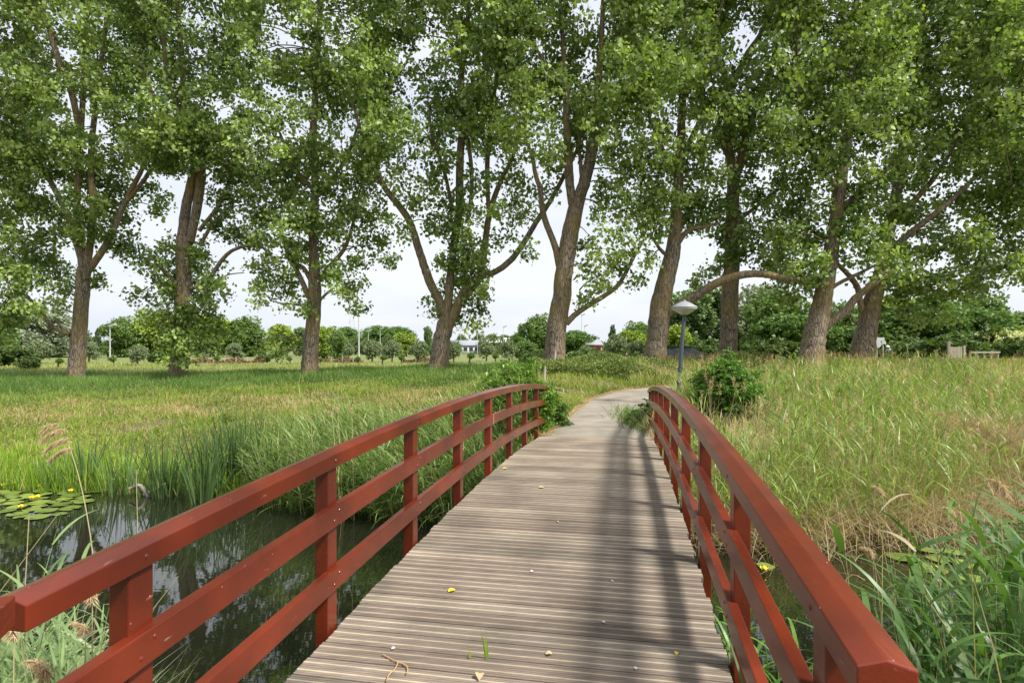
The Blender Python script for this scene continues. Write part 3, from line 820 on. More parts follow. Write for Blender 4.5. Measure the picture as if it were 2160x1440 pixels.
poplar('T6', (1382, 768), 26, [
    [(1380, 768, 54), (1384, 730, 50), (1390, 680, 48), (1396, 630, 44), (1407, 580, 40), (1419, 530, 34), (1424, 480, 27), (1430, 400, 23), (1436, 300, 20), (1440, 200, 17), (1446, 60, 12), (1452, -100, 6)],
    [(1398, 668, 24), (1425, 650, 22, -0.3), (1460, 630, 21, -0.7), (1495, 606, 20, -1.1), (1530, 590, 19, -1.4), (1565, 580, 18, -1.7), (1610, 578, 16, -2), (1660, 588, 13, -2.2), (1710, 590, 8, -2.4)],
    [(1408, 540, 9), (1392, 525, 8), (1375, 500, 5)],
    [(1430, 512, 13), (1445, 492, 12), (1462, 482, 10), (1490, 478, 7), (1520, 470, 4)],
    [(1432, 380, 12), (1400, 320, 9), (1370, 250, 6)], [(1436, 330, 12), (1478, 250, 13), (1484, 160, 12), (1500, 80, 10), (1522, 10, 8), (1535, -70, 4)]],
    [(1375, 545, 16, 22, 0.7), (1385, 470, 40, 36), (1430, 460, 36, 30, 1.2), (1400, 410, 50, 38, 1.2), (1450, 420, 42, 38, 1.2), (1360, 430, 34, 40), (1480, 470, 36, 30), (1500, 430, 40, 36), (1460, 360, 46, 38, 1.1), (1400, 350, 46, 38, 1.1), (1350, 330, 42, 38, 1.1), (1510, 370, 36, 36, 0.9), (1420, 300, 45, 36), (1690, 575, 40, 26, 1.2), (1625, 560, 30, 16)],
    'sixth poplar from the left, trunk behind the street lamp with long bough reaching right', upper=(1320, 1500, -230, 310, 56), light=0.6)

poplar('T7', (1535, 766), 27.5, [
    [(1535, 766, 44), (1537, 730, 40), (1538, 680, 38), (1540, 620, 37), (1544, 550, 34), (1545, 480, 31), (1546, 420, 29), (1548, 370, 27)],
    [(1546, 380, 20), (1540, 330, 19), (1532, 290, 18), (1540, 250, 13), (1535, 190, 14), (1520, 120, 11), (1510, 20, 8), (1505, -90, 5)],
    [(1552, 380, 19), (1566, 320, 19), (1578, 270, 18), (1591, 236, 17), (1610, 190, 15), (1635, 110, 12), (1655, 10, 8), (1665, -80, 5)],
    [(1512, 270, 15, -1), (1525, 225, 15, -1), (1545, 180, 15, -1.1), (1574, 119, 14, -1.2), (1600, 80, 12, -1.2), (1625, 30, 10, -1.2), (1660, -60, 6, -1.2)],
    [(1515, 285, 9), (1555, 262, 9), (1600, 225, 8), (1645, 180, 6)],
    [(1536, 330, 12), (1516, 285, 14), (1510, 270, 14, -1)],
    [(1550, 470, 10), (1590, 440, 8), (1640, 400, 5)]],
    [(1520, 480, 36, 34), (1560, 470, 40, 36), (1530, 540, 34, 30, 1.1), (1570, 530, 40, 28), (1480, 585, 26, 22, 0.8), (1500, 560, 24, 22, 0.8), (1600, 490, 45, 40), (1620, 540, 40, 28), (1640, 440, 45, 40), (1580, 410, 44, 38, 0.9), (1530, 410, 36, 36, 0.9), (1650, 380, 45, 38), (1590, 350, 36, 30, 0.7), (1660, 500, 45, 35)],
    'seventh poplar from the left, straight dark trunk forking high above the round bush', upper=(1500, 1700, -230, 320, 50), light=0.4, dens=0.9)

poplar('T8', (1712, 762), 25, [
    [(1710, 762, 58), (1714, 730, 52), (1722, 690, 48), (1734, 640, 42), (1745, 580, 36), (1754, 520, 32), (1765, 450, 28), (1775, 370, 25), (1790, 260, 21), (1800, 110, 15), (1810, -80, 8)],
    [(1735, 692, 20), (1760, 672, 19), (1785, 655, 18), (1803, 630, 17), (1835, 604, 14), (1865, 580, 11), (1900, 555, 7)],
    [(1738, 622, 10), (1765, 600, 9), (1800, 582, 8), (1835, 565, 6), (1880, 540, 4)],
    [(1765, 450, 14), (1820, 400, 12), (1880, 350, 9), (1940, 290, 6)], [(1770, 400, 14), (1720, 340, 11), (1690, 270, 8), (1680, 180, 5)],
    [(1748, 560, 4), (1758, 535, 3), (1755, 500, 2)]],
    [(1670, 590, 36, 26), (1640, 560, 40, 30), (1700, 560, 42, 36, 1.2), (1665, 620, 30, 26, 0.9), (1700, 610, 26, 24, 0.9), (1660, 500, 45, 38, 1.1), (1710, 490, 42, 40, 1.2), (1790, 480, 45, 40), (1780, 530, 36, 30, 0.8), (1830, 500, 48, 38), (1700, 430, 48, 40, 1.1), (1760, 420, 46, 38), (1820, 430, 46, 40), (1690, 370, 48, 38), (1760, 350, 50, 40), (1840, 370, 50, 40), (1880, 440, 50, 40), (1860, 540, 45, 28), (1885, 575, 38, 26, 1.2), (1835, 575, 24, 16)],
    'eighth poplar from the left, thick leaning trunk left of the road sign', upper=(1650, 1880, -230, 320, 74), light=0.45)

poplar('T9', (1820, 768), 26.5, [
    [(1818, 768, 56), (1822, 730, 50), (1830, 690, 44), (1840, 640, 38), (1852, 600, 33), (1862, 560, 29), (1875, 490, 25), (1892, 400, 22), (1915, 290, 18), (1940, 130, 13), (1960, -70, 7)],
    [(1822, 668, 14), (1815, 640, 14), (1810, 610, 13), (1795, 585, 12), (1770, 560, 9), (1750, 530, 5)],
    [(1826, 700, 7), (1812, 685, 6), (1800, 675, 5), (1790, 655, 3)],
    [(1866, 545, 18), (1910, 500, 15), (1960, 460, 13), (2010, 420, 11), (2060, 370, 9), (2110, 320, 6)],
    [(1880, 470, 14), (1950, 400, 12), (2000, 330, 9), (2040, 250, 6)], [(1862, 590, 9), (1920, 580, 8), (1990, 590, 6), (2050, 600, 3)]],
    [(1900, 600, 45, 30), (1950, 620, 42, 30), (1980, 660, 32, 25, 0.8), (1930, 670, 30, 25, 0.8), (1890, 640, 26, 26, 0.8), (1950, 570, 50, 36, 1.1), (2010, 600, 45, 30), (2060, 610, 34, 22, 0.9), (2040, 570, 50, 34, 1.1), (2090, 560, 42, 34, 1.1), (1900, 530, 50, 36), (1970, 510, 52, 40, 1.1), (2040, 500, 52, 42, 1.1), (2100, 490, 50, 44, 1.1), (2140, 540, 34, 38), (1930, 450, 52, 40), (2000, 430, 52, 42), (2070, 420, 52, 42, 1.1), (2130, 410, 50, 44, 1.1), (1900, 380, 50, 40), (1980, 350, 52, 42), (2060, 340, 52, 42)],
    'rightmost poplar trunk in view, leaning beside the road sign under spreading branches', upper=(1880, 2110, -230, 330, 74), light=0.55)

poplar('T10', (2330, 772), 25, [
    [(2330, 772, 56), (2325, 700, 46), (2315, 600, 38), (2300, 480, 30), (2290, 300, 22), (2280, 100, 14), (2275, -80, 8)],
    [(2310, 560, 18), (2250, 500, 14), (2190, 450, 10), (2140, 420, 5)],
    [(2295, 400, 18), (2240, 320, 13), (2190, 240, 9), (2150, 180, 5)]],
    [(2160, 560, 35, 36), (2170, 480, 45, 45, 1.1), (2150, 400, 45, 42, 1.1), (2200, 420, 50, 50), (2230, 540, 50, 45), (2150, 330, 45, 42, 1.1), (2280, 480, 50, 50)],
    'poplar rooted outside the right frame edge, bright foliage entering the top right corner', upper=(2110, 2420, -230, 400, 62), light=0.6)

# ------------------------------------------------------------------ background trees (prototypes, then copies)
def crown_mesh(name, blobs, n, size, g0, g1, trunk_h=1.0, tr=0.1, up=0.5):
    """crown of leaf-sized faces around several lobes; unit metres, base at origin"""
    acc = Acc()
    vols = np.array([b[3] * b[4] * b[5] for b in blobs]) ** 0.75; vols /= vols.sum()
    for b, w_ in zip(blobs, vols):
        k = int(n * w_)
        ncl = max(5, k // 14)
        u = rng.normal(0, 1, (ncl, 3)); u /= np.linalg.norm(u, axis=1, keepdims=True)
        rr = rng.uniform(0.3, 1, (ncl, 1)) ** 0.4
        cl = np.array(b[:3]) + u * rr * np.array(b[3:6])
        idx = rng.integers(0, ncl, k)
        sc = min(b[3:6]) * 0.16
        pos = cl[idx] + rng.normal(0, 1, (k, 3)) * sc
        pos[:, 2] = np.maximum(pos[:, 2], 0.05)
        lt = rng.uniform(0, 1, ncl)
        t = np.clip(lt[idx] * 0.7 + 0.15 + rng.normal(0, 0.15, k), 0, 1)[:, None]
        col = np.array(g0) * (1 - t) + np.array(g1) * t
        acc.add(*leaves(pos, size, col, up=up, droop=0.3, aspect=0.75))
    me = np_mesh(name, np.concatenate(acc.V), np.concatenate(acc.Q), np.concatenate(acc.C))
    me.materials.append(M_bgleaf)
    return me
def trunk_mesh(h, r, limbs=3, spread=0.4):
    acc = Acc()
    acc.add(*tube([(0, 0, -0.5), (0.02, 0, h * 0.5), (0, 0.03, h)], [r * 1.2, r, r * 0.8], 8, 0.04, 3))
    for i in range(limbs):
        a = i * 6.28 / max(1, limbs) + rng.uniform(0, 1)
        acc.add(*tube([(0, 0, h * 0.8), (math.cos(a) * spread * h * 0.5, math.sin(a) * spread * h * 0.5, h * 1.4), (math.cos(a) * spread * h, math.sin(a) * spread * h, h * 2)], [r * 0.6, r * 0.4, r * 0.15], 5, 0.03, 2))
    me = np_mesh('trunk', np.concatenate(acc.V), np.concatenate(acc.Q), np.concatenate(acc.C), True)
    me.materials.append(M_bark); return me
def lobes(n, rx, rz, z0, lr, seed):
    r_ = np.random.default_rng(seed); out = []
    for i in range(n):
        a = r_.uniform(0, 6.28); q = r_.uniform(0, 1) ** 0.5; z = r_.uniform(-1, 1)
        k = math.sqrt(max(0.05, 1 - z * z * 0.8))
        out.append((math.cos(a) * q * rx * k, math.sin(a) * q * rx * k, z0 + z * rz, lr * r_.uniform(0.75, 1.25), lr * r_.uniform(0.75, 1.25), lr * r_.uniform(0.7, 1.1)))
    return out
PROTO = {  # crown greens lightened and greyed, so distance haze is painted into the leaf colour
    'willow': (crown_mesh('willow_crown', lobes(12, 0.95, 1.0, 1.85, 0.72, 1), 6500, 0.17, (0.15, 0.20, 0.10), (0.32, 0.38, 0.23)), trunk_mesh(1.3, 0.12, 3, 0.25)),
    'pollard': (crown_mesh('pollard_crown', lobes(5, 0.30, 0.25, 1.35, 0.36, 2), 1700, 0.12, (0.09, 0.17, 0.03), (0.19, 0.30, 0.06)), trunk_mesh(1.1, 0.10, 0)),
    'round': (crown_mesh('round_crown', lobes(20, 2.5, 2.7, 3.7, 1.45, 3), 13000, 0.33, (0.090, 0.157, 0.048), (0.224, 0.325, 0.090)), trunk_mesh(2.2, 0.2, 4, 0.4)),
    'yellow': (crown_mesh('yellow_green_crown', lobes(17, 2.3, 2.3, 3.0, 1.3, 4), 12000, 0.33, (0.174, 0.258, 0.048), (0.409, 0.510, 0.090)), trunk_mesh(1.6, 0.15, 4, 0.4)),
    'tall': (crown_mesh('tall_crown', lobes(22, 1.9, 4.0, 5.0, 1.25, 5), 14000, 0.34, (0.107, 0.174, 0.073), (0.258, 0.359, 0.149)), trunk_mesh(2.4, 0.2, 4, 0.3)),
    'dark': (crown_mesh('dark_crown', lobes(22, 3.0, 2.7, 3.3, 1.6, 6), 15000, 0.34, (0.085, 0.150, 0.047), (0.204, 0.325, 0.085)), trunk_mesh(1.6, 0.2, 4, 0.4)),
    'silver': (crown_mesh('silver_crown', lobes(18, 2.7, 2.7, 3.5, 1.35, 8), 11000, 0.30, (0.186, 0.222, 0.150), (0.366, 0.414, 0.294)), trunk_mesh(2, 0.2, 4, 0.4)),
    'conifer': (crown_mesh('pointed_crown', [(0, 0, z, 1.6 * (1 - z / 8) + .2, 1.6 * (1 - z / 8) + .2, 0.6) for z in (1.4, 2.3, 3.2, 4.1, 5.0, 5.9, 6.8)], 6500, 0.28, (0.066, 0.114, 0.054), (0.150, 0.210, 0.102)), trunk_mesh(1.2, 0.13, 0)),
    'shrub': (crown_mesh('shrub_crown', lobes(8, 1.2, 0.5, 0.9, 0.7, 9), 4500, 0.2, (0.066, 0.108, 0.036), (0.150, 0.222, 0.066)), None),
}
H0 = {'willow': 3.6, 'pollard': 1.95, 'round': 7.6, 'yellow': 6.4, 'tall': 9.9, 'dark': 7.3, 'silver': 7.4, 'conifer': 7.5, 'shrub': 2.0}
NAMES = {'willow': 'willow_tree', 'pollard': 'pollard_tree', 'round': 'broadleaf_tree', 'yellow': 'broadleaf_tree', 'tall': 'broadleaf_tree', 'dark': 'broadleaf_tree', 'silver': 'willow_tree', 'conifer': 'pointed_tree', 'shrub': 'shrub'}
def bgtree(kind, px, top, d, wide, label, group, base=None):
    """px centre, top row, depth, width factor relative to height"""
    x = (px - 1080) / F * d
    gz = float(ter(np.array([x]), np.array([d]))[0])
    h = EYE + (HZ - top) / F * d - gz
    o = empty(NAMES[kind], (x, d, gz), rng.uniform(0, 6.28))
    s = h / H0[kind]
    o.scale = (s * wide, s * wide, s)
    tag(o, label, 'shrub' if kind == 'shrub' else 'tree', group)
    cm, tm = PROTO[kind]
    c = bpy.data.objects.new('crown', cm); COL.objects.link(c); c.parent = o
    if tm:
        t = bpy.data.objects.new('trunk', tm); COL.objects.link(t); t.parent = o
    return o
W_ = 'grey-green willows along the meadow'
for px, top, d, wd, lb in [
    (75, 714, 55, 1.5, 'bushy grey willow at the far left below the poplar foliage'),
    (188, 716, 60, 1.1, 'grey willow just right of the leftmost visible poplar trunk'),
    (290, 724, 52, 1.1, 'dull green willow with short trunk left of the second poplar'),
    (430, 722, 70, 1.2, 'pale willow behind the right side of the second poplar skirt'),
    (495, 719, 62, 1.1, 'round grey willow between second and third poplars above the brown hedge'),
    (735, 722, 66, 0.9, 'small willow immediately left of the twin-headed floodlight'),
    (785, 714, 62, 1.1, 'round willow immediately right of the twin-headed floodlight'),
    (827, 715, 64, 1.05, 'round willow second to the right of the twin-headed floodlight'),
    (883, 714, 60, 1.1, 'broad pale willow closest to the left side of the fourth poplar'),
    (957, 716, 64, 1.0, 'round willow touching the right side of the fourth poplar trunk'),
    (1026, 717, 66, 1.1, 'dark green willow before the white halls'),
    (1075, 714, 60, 1.0, 'light willow before the right end of the white halls'),
    (1300, 700, 70, 1.0, 'tall silvery willow right of the orange brick building'),
    (1345, 715, 64, 1.2, 'low silvery willow left of the sixth poplar trunk')]:
    bgtree('willow', px, top, d, wd, lb, W_)
G_ = 'small round pollards on the meadow'
for px, top, d, lb in [
    (33, 762, 46, 'low dark pollard at the left frame edge'), (123, 753, 44, 'green ball pollard left of the leftmost visible poplar trunk'),
    (240, 749, 47, 'green ball pollard beside the left floodlight pole'), (460, 748, 50, 'ball pollard at the left part of the brown hedge'),
    (612, 750, 52, 'ball pollard left of the third poplar trunk'), (676, 753, 54, 'ball pollard touching the third poplar trunk on its right'),
    (757, 750, 52, 'ball pollard at the foot of the twin-headed floodlight'), (807, 746, 50, 'thin pollard between two round willows'),
    (847, 747, 54, 'low ball pollard left of the broad pale willow'), (991, 741, 54, 'ball pollard right of the fourth poplar trunk'),
    (1045, 743, 58, 'thin ball pollard before the dark green willow')]:
    bgtree('pollard', px, top, d, 1.25, lb, G_)
BG = 'trees along the far edge of the meadow'
for kind, px, top, d, wd, lb in [
    ('silver', 35, 640, 88, 1.0, 'tall silvery tree at the left frame edge beyond the meadow'),
    ('silver', 110, 648, 92, 1.1, 'wide silvery tree beyond the far left willow'),
    ('dark', -30, 655, 80, 1.0, 'dark tree cut by the left frame edge'),
    ('conifer', 206, 694, 100, 0.8, 'small pointed tree left of the left floodlight pole'),
    ('round', 258, 672, 92, 0.95, 'broad green tree right of the left floodlight pole'),
    ('yellow', 320, 668, 95, 1.0, 'light green tree behind the left half of the second poplar skirt'),
    ('tall', 365, 676, 110, 1.0, 'slim tree behind the trunk of the second poplar'),
    ('yellow', 450, 668, 98, 1.0, 'yellowish tree right of the second poplar skirt'),
    ('round', 520, 671, 100, 1.1, 'green tree above the round grey willow between second and third poplars'),
    ('yellow', 590, 688, 95, 1.0, 'pale green tree behind the low hanging twigs of the third poplar'),
    ('tall', 632, 690, 105, 0.9, 'green tree touching the left side of the third poplar trunk'),
    ('yellow', 690, 692, 85, 1.1, 'bright yellow-green tree right of the third poplar trunk'),
    ('round', 712, 700, 80, 0.8, 'deep green small tree before the bright yellow-green tree'),
    ('dark', 733, 692, 130, 0.8, 'dark round tree behind the small mast'),
    ('dark', 795, 690, 150, 1.2, 'left half of the dark wood beyond the round willows'),
    ('dark', 835, 692, 155, 1.2, 'right half of the dark wood beyond the round willows'),
    ('yellow', 857, 706, 100, 1.1, 'light green tree between dark wood and fourth poplar'),
    ('tall', 905, 688, 110, 0.6, 'thin birch-like tree at the left side of the fourth poplar'),
    ('round', 973, 708, 160, 0.8, 'tiny far tree left of the white halls'),
    ('round', 1012, 707, 170, 0.9, 'far round tree above the middle of the white halls'),
    ('dark', 1035, 708, 170, 0.8, 'far dark tree above the right part of the white halls'),
    ('dark', 1060, 709, 165, 0.9, 'far dark tree behind the right end of the white halls'),
    ('round', 1095, 702, 85, 0.9, 'green tree left of the tall bushy tree by the fifth poplar'),
    ('round', 1137, 667, 72, 0.9, 'tall bushy tree just left of the fifth poplar trunk'),
    ('dark', 1110, 722, 62, 1.0, 'dark low tree at the left foot of the fifth poplar'),
    ('dark', 1208, 700, 70, 1.1, 'dark green tree just right of the fifth poplar trunk'),
    ('conifer', 1292, 686, 82, 0.9, 'pointed light tree right of the orange brick building'),
    ('yellow', 1335, 700, 90, 1.1, 'yellowish bushy tree between brick building and sixth poplar'),
    ('round', 1345, 682, 120, 1.3, 'far round dark crown left of the sixth poplar trunk'),
    ('tall', 1445, 610, 62, 1.1, 'tall airy tree directly behind the street lamp'),
    ('yellow', 1425, 690, 52, 0.9, 'bushy green tree at the right foot of the sixth poplar'),
    ('tall', 1500, 600, 66, 1.2, 'tall tree between the sixth and seventh poplar trunks'),
    ('silver', 1575, 592, 64, 1.0, 'tall silvery tree right of the seventh poplar trunk'),
    ('round', 1635, 612, 56, 1.0, 'deep green tree between seventh and eighth poplars'),
    ('dark', 1660, 665, 48, 1.1, 'dark bushy tree close left of the eighth poplar trunk'),
    ('round', 1775, 640, 58, 0.9, 'green tree between the eighth and ninth poplar trunks'),
    ('dark', 1790, 690, 50, 1.1, 'dark shrubby tree low between the eighth and ninth poplar trunks'),
    ('yellow', 1880, 628, 60, 0.9, 'light green tree behind the road sign'),
    ('dark', 1940, 640, 56, 1.2, 'dark tree right of the cyclist'),
    ('round', 1990, 618, 62, 1.2, 'wide green tree behind the board fence'),
    ('dark', 2050, 650, 56, 1.2, 'dark tree right of the board fence'),
    ('round', 2080, 622, 70, 0.9, 'green tree at the end of the spreading poplar branches'),
    ('tall', 2155, 656, 90, 1.0, 'grey-green tree at the right frame edge'),
    ('yellow', 2150, 690, 66, 1.0, 'light green bush-like tree low at the right frame edge')]:
    bgtree(kind, px, top - 3, d, wd * 1.15, lb, BG)
for px, top, d, wd, lb in [
    (1470, 718, 45, 1.3, 'low shrub behind the tiled roof'), (1600, 716, 40, 1.3, 'low shrub right of the seventh poplar trunk'),
    (1870, 722, 48, 1.4, 'low shrub behind the cyclist'), (1905, 706, 46, 1.2, 'dark shrub right of the cyclist'),
    (1975, 708, 42, 1.4, 'dark shrub just behind the board fence'), (2060, 706, 44, 1.4, 'dark shrub right of the board fence'),
    (2140, 712, 36, 1.3, 'clipped dark shrub at the right frame edge'), (1690, 722, 42, 1.3, 'low shrub behind the eighth poplar foot'),
    (1240, 733, 48, 1.5, 'low shrub below the orange brick building'), (15, 728, 50, 1.4, 'low shrub at the left frame edge'),
    (70, 752, 44, 1.4, 'low green shrub below the far left willow'), (560, 742, 60, 1.3, 'low shrub behind the brown hedge'),
    (330, 742, 60, 1.3, 'low shrub in the meadow left of the second poplar'), (1130, 738, 50, 1.2, 'low shrub left of the fifth poplar')]:
    bgtree('shrub', px, top, d, wd, lb, 'low shrubs beyond the poplars')

for x0_, x1_, dd_, hh_, nn_, lb in ((150, 560, 118, 4.6, 26, 'long irregular hedgerow far behind the left willows'), (560, 930, 125, 3.8, 24, 'low mixed hedgerow far behind the round willows'), (1010, 1300, 128, 3.6, 18, 'low mixed hedgerow around the distant halls')):
    xa, xb = (x0_ - 1080) / F * dd_, (x1_ - 1080) / F * dd_; r_ = np.random.default_rng(int(x0_))
    lb_ = [(r_.uniform(-1, 1) * (xb - xa) / 2, r_.uniform(-2, 2), hh_ * r_.uniform(0.2, 0.75), r_.uniform(1.4, 3.2), 1.6, hh_ * r_.uniform(0.25, 0.5)) for _ in range(nn_)]
    o = empty('hedgerow', ((xa + xb) / 2, dd_, 0)); tag(o, lb, 'hedge', 'hedgerows at the far edge of the meadow')
    cmh = crown_mesh('hedgerow_crown', lb_, 17000, 0.36, (0.08, 0.13, 0.045), (0.20, 0.26, 0.09))
    c_ = bpy.data.objects.new('crown', cmh); COL.objects.link(c_); c_.parent = o

# elder in flower at the right
el = bgtree('shrub', 2108, 690, 44, 1.0, 'flowering elder bush dotted with cream blossom near the right edge', 'low shrubs beyond the poplars')
u = rng.normal(0, 1, (260, 3)); u /= np.linalg.norm(u, axis=1, keepdims=True); u[:, 2] = np.abs(u[:, 2])
cen = np.array([0, 0, 0.9]) + u * np.array([1.45, 1.45, 0.95])
pos = np.repeat(cen, 9, 0) + rng.normal(0, 0.05, (2340, 3))
fl = Acc(); fl.add(*leaves(pos, 0.09, np.array([0.72, 0.70, 0.42]), up=1.0))
bo = fl.build('blossom', M_bgleaf, el)

# ------------------------------------------------------------------ small structures far away
def frame(px, py, d): 
    p = P(px, py, d); return p
def floodlight(px, top, d, heads, label, thick=0.16):
    x = (px - 1080) / F * d; gz = float(ter(np.array([x]), np.array([d]))[0])
    h = EYE + (HZ - top) / F * d - gz
    o = empty('floodlight_pole', (x, d, gz)); tag(o, label, 'light pole', 'floodlight poles beyond the meadow')
    a = Acc(); a.add(*tube([(0, 0, -0.2), (0, 0, h * 0.3), (0, 0, h)], [thick * 0.6, thick * 0.45, thick * 0.3], 8, 0, 1)); a.build('pole', M_galv, o, True)
    if heads > 1: simple_box('cross_arm', (0, 0, h), (1.5, 0.12, 0.1), M_galv, o)
    for i in range(heads):
        ox = (i - (heads - 1) / 2) * 1.3
        bm = bmesh.new(); bmesh.ops.create_cube(bm, size=1)
        bmesh.ops.scale(bm, vec=(0.85, 0.5, 0.22), verts=bm.verts)
        for v in bm.verts:
            if v.co.z < 0: v.co.x *= 0.7; v.co.y *= 0.7
        bmesh.ops.rotate(bm, cent=(0, 0, 0), matrix=Matrix.Rotation(0.35 * (1 if ox > 0 else -1), 3, 'Y'), verts=bm.verts)
        bmesh.ops.translate(bm, vec=(ox + (0.3 if heads == 1 else 0), 0, h + 0.12), verts=bm.verts)
        me = bpy.data.meshes.new('lamp_head'); bm.to_mesh(me); bm.free(); link('lamp_head', me, M_galv, o)
    return o
for px, top, d, hd, lb, th in [
    (757, 660, 75, 2, 'tall twin-headed floodlight with white pole between third and fourth poplars', 0.2),
    (232, 688, 70, 1, 'single floodlight pole left of the second poplar', 0.15),
    (802, 694, 110, 1, 'thin light pole before the dark wood', 0.14), (777, 698, 120, 1, 'thin light pole at the left end of the dark wood', 0.12),
    (972, 697, 120, 2, 'small twin light pole right of the fourth poplar trunk', 0.12), (1007, 694, 120, 2, 'small twin light pole above the white halls', 0.12),
    (1062, 690, 125, 1, 'single light pole above the right end of the white halls', 0.12), (1104, 686, 125, 1, 'single light pole left of the tall bushy tree', 0.12),
    (1227, 665, 110, 1, 'taller light pole right of the fifth poplar trunk', 0.14), (1233, 688, 115, 1, 'shorter light pole right of the fifth poplar trunk', 0.12)]:
    floodlight(px, top, d, hd, lb, th)
# lattice masts
def mast(px, top, d, wbase, label):
    x = (px - 1080) / F * d; h = EYE + (HZ - top) / F * d
    o = empty('lattice_mast', (x, d, 0)); tag(o, label, 'mast')
    a = Acc(); n = 14
    for sx in (-1, 1):
        for sy in (-1, 1):
            a.add(*tube([(sx * wbase, sy * wbase, -0.2), (sx * wbase * 0.5, sy * wbase * 0.5, h)], [0.07, 0.05], 4, 0, 1))
    for i in range(n):
        z0, z1 = h * i / n, h * (i + 1) / n; w0, w1 = wbase * (1 - 0.5 * i / n), wbase * (1 - 0.5 * (i + 1) / n)
        s = 1 if i % 2 else -1
        a.add(*tube([(-w0 * s, -w0, z0), (w1 * s, -w1, z1)], [0.035, 0.035], 4, 0, 1)); a.add(*tube([(-w0, w0 * s, z0), (-w1, -w1 * s, z1)], [0.035, 0.035], 4, 0, 1))
    a.build('lattice', M_galv, o)
    for k in range(3): simple_box('antenna', (0.3 * (k - 1), -0.3, h - 0.8), (0.18, 0.12, 1.6), M_galv, o)
mast(742, 622, 170, 0.8, 'pale lattice mast half hidden by hanging poplar leaves')
mast(183, 640, 200, 0.5, 'thin faint mast right of the leftmost visible poplar')

def gable(name, label, px0, px1, eave, ridge, d, depth, wall, roof, cat='building', windows=0, base=-0.3):
    x0, x1 = (px0 - 1080) / F * d, (px1 - 1080) / F * d
    ez, rz_ = EYE + (HZ - eave) / F * d, EYE + (HZ - ridge) / F * d
    o = empty(name, ((x0 + x1) / 2, d, base)); tag(o, label, cat)
    wd = (x1 - x0) / 2; ez -= base; rz_ -= base
    V, Q = box_v(-wd, wd, 0, depth, 0, ez)
    link('wall', np_mesh('wall', V, Q), wall, o)
    ov = 0.25
    Vr = np.array([(-wd - ov, -ov, ez - 0.1), (wd + ov, -ov, ez - 0.1), (wd + ov, depth / 2, rz_), (-wd - ov, depth / 2, rz_), (wd + ov, depth + ov, ez - 0.1), (-wd - ov, depth + ov, ez - 0.1),
                   (-wd - ov, -ov, ez + 0.05), (wd + ov, -ov, ez + 0.05), (wd + ov, depth / 2, rz_ + 0.15), (-wd - ov, depth / 2, rz_ + 0.15), (wd + ov, depth + ov, ez + 0.05), (-wd - ov, depth + ov, ez + 0.05)])
    Qr = np.array([(0, 3, 2, 1), (3, 5, 4, 2), (6, 7, 8, 9), (9, 8, 10, 11), (0, 1, 7, 6), (5, 11, 10, 4), (0, 6, 9, 3), (3, 9, 11, 5), (1, 2, 8, 7), (2, 4, 10, 8)])
    link('roof', np_mesh('roof', Vr, Qr), roof, o)
    for i in range(windows):
        cx = -wd + (i + 0.5) * 2 * wd / windows
        simple_box('window', (cx, -0.02, ez * 0.62), (min(1.6, wd * 1.3 / windows), 0.08, 0.9), M_glassdark, o)
    return o
gable('sports_hall', 'long low white hall right of the fourth poplar trunk', 940, 1012, 728, 718, 140, 14, M_white, M_roofgrey, windows=6)
gable('sports_hall', 'white hall with pale roof left of the fifth poplar', 1015, 1095, 722, 713, 135, 14, M_white, M_white, windows=5)
gable('brick_building', 'orange brick building with grey pitched roof beside the fifth poplar', 1238, 1270, 727, 717, 112, 9, M_brick, M_roofgrey, windows=2)
gable('warehouse', 'pale building glimpsed between round willows', 765, 850, 732, 726, 125, 12, M_white, M_roofgrey, windows=6)

# low tiled roof beyond the bank
tr_ = empty('tiled_shed', ((1442 - 1080) / F * 33, 33, 0.0)); tag(tr_, 'low shed with dark tiled roof between sixth and seventh poplars', 'shed')
wd = 1.15; rz_ = EYE + (HZ - 733) / F * 34; ez = EYE + (HZ - 755) / F * 32.5
simple_box('wall', (0, 1.2, (ez + 0.1) / 2 - 0.3), (2.0, 2.2, ez + 0.4), M_brick, tr_)
acc = Acc(); nr = 9; nc = 14
for side in (0, 1):
    for r_ in range(nr):
        for c_ in range(nc):
            t0, t1 = r_ / nr, (r_ + 1.12) / nr
            xa, xb = -wd - 0.35 + (wd * 2 + 0.7) * c_ / nc, -wd - 0.35 + (wd * 2 + 0.7) * (c_ + 1) / nc
            hipf = 0.62
            def pt(x, t, lift):
                y = 1.4 * t if side == 0 else 2.8 - 1.4 * t
                return (x * (1 - (1 - hipf) * t), y, ez + (rz_ - ez) * t + lift)
            m1 = (xa + xb) / 2
            V = np.array([pt(xa, t0, 0.03), pt(m1, t0, 0.065), pt(xb, t0, 0.03), pt(xa, t1, 0.0), pt(m1, t1, 0.035), pt(xb, t1, 0.0)])
            cc_ = np.array([0.05, 0.055, 0.068]) * rng.uniform(0.7, 1.6)
            acc.add(V, np.array([(0, 1, 4, 3), (1, 2, 5, 4)]), cc_)
m, n, l, b, out = newmat('glazed_dark_tile'); at = n.new('ShaderNodeAttribute'); at.attribute_name = 'Col'; l.new(at.outputs['Color'], b.inputs['Base Color']); b.inputs['Roughness'].default_value = 0.35
acc.build('roof', m, tr_)
simple_box('ridge_cap', (0, 1.4, rz_ + 0.05), (2 * wd * 0.75, 0.16, 0.09), M_tile, tr_)

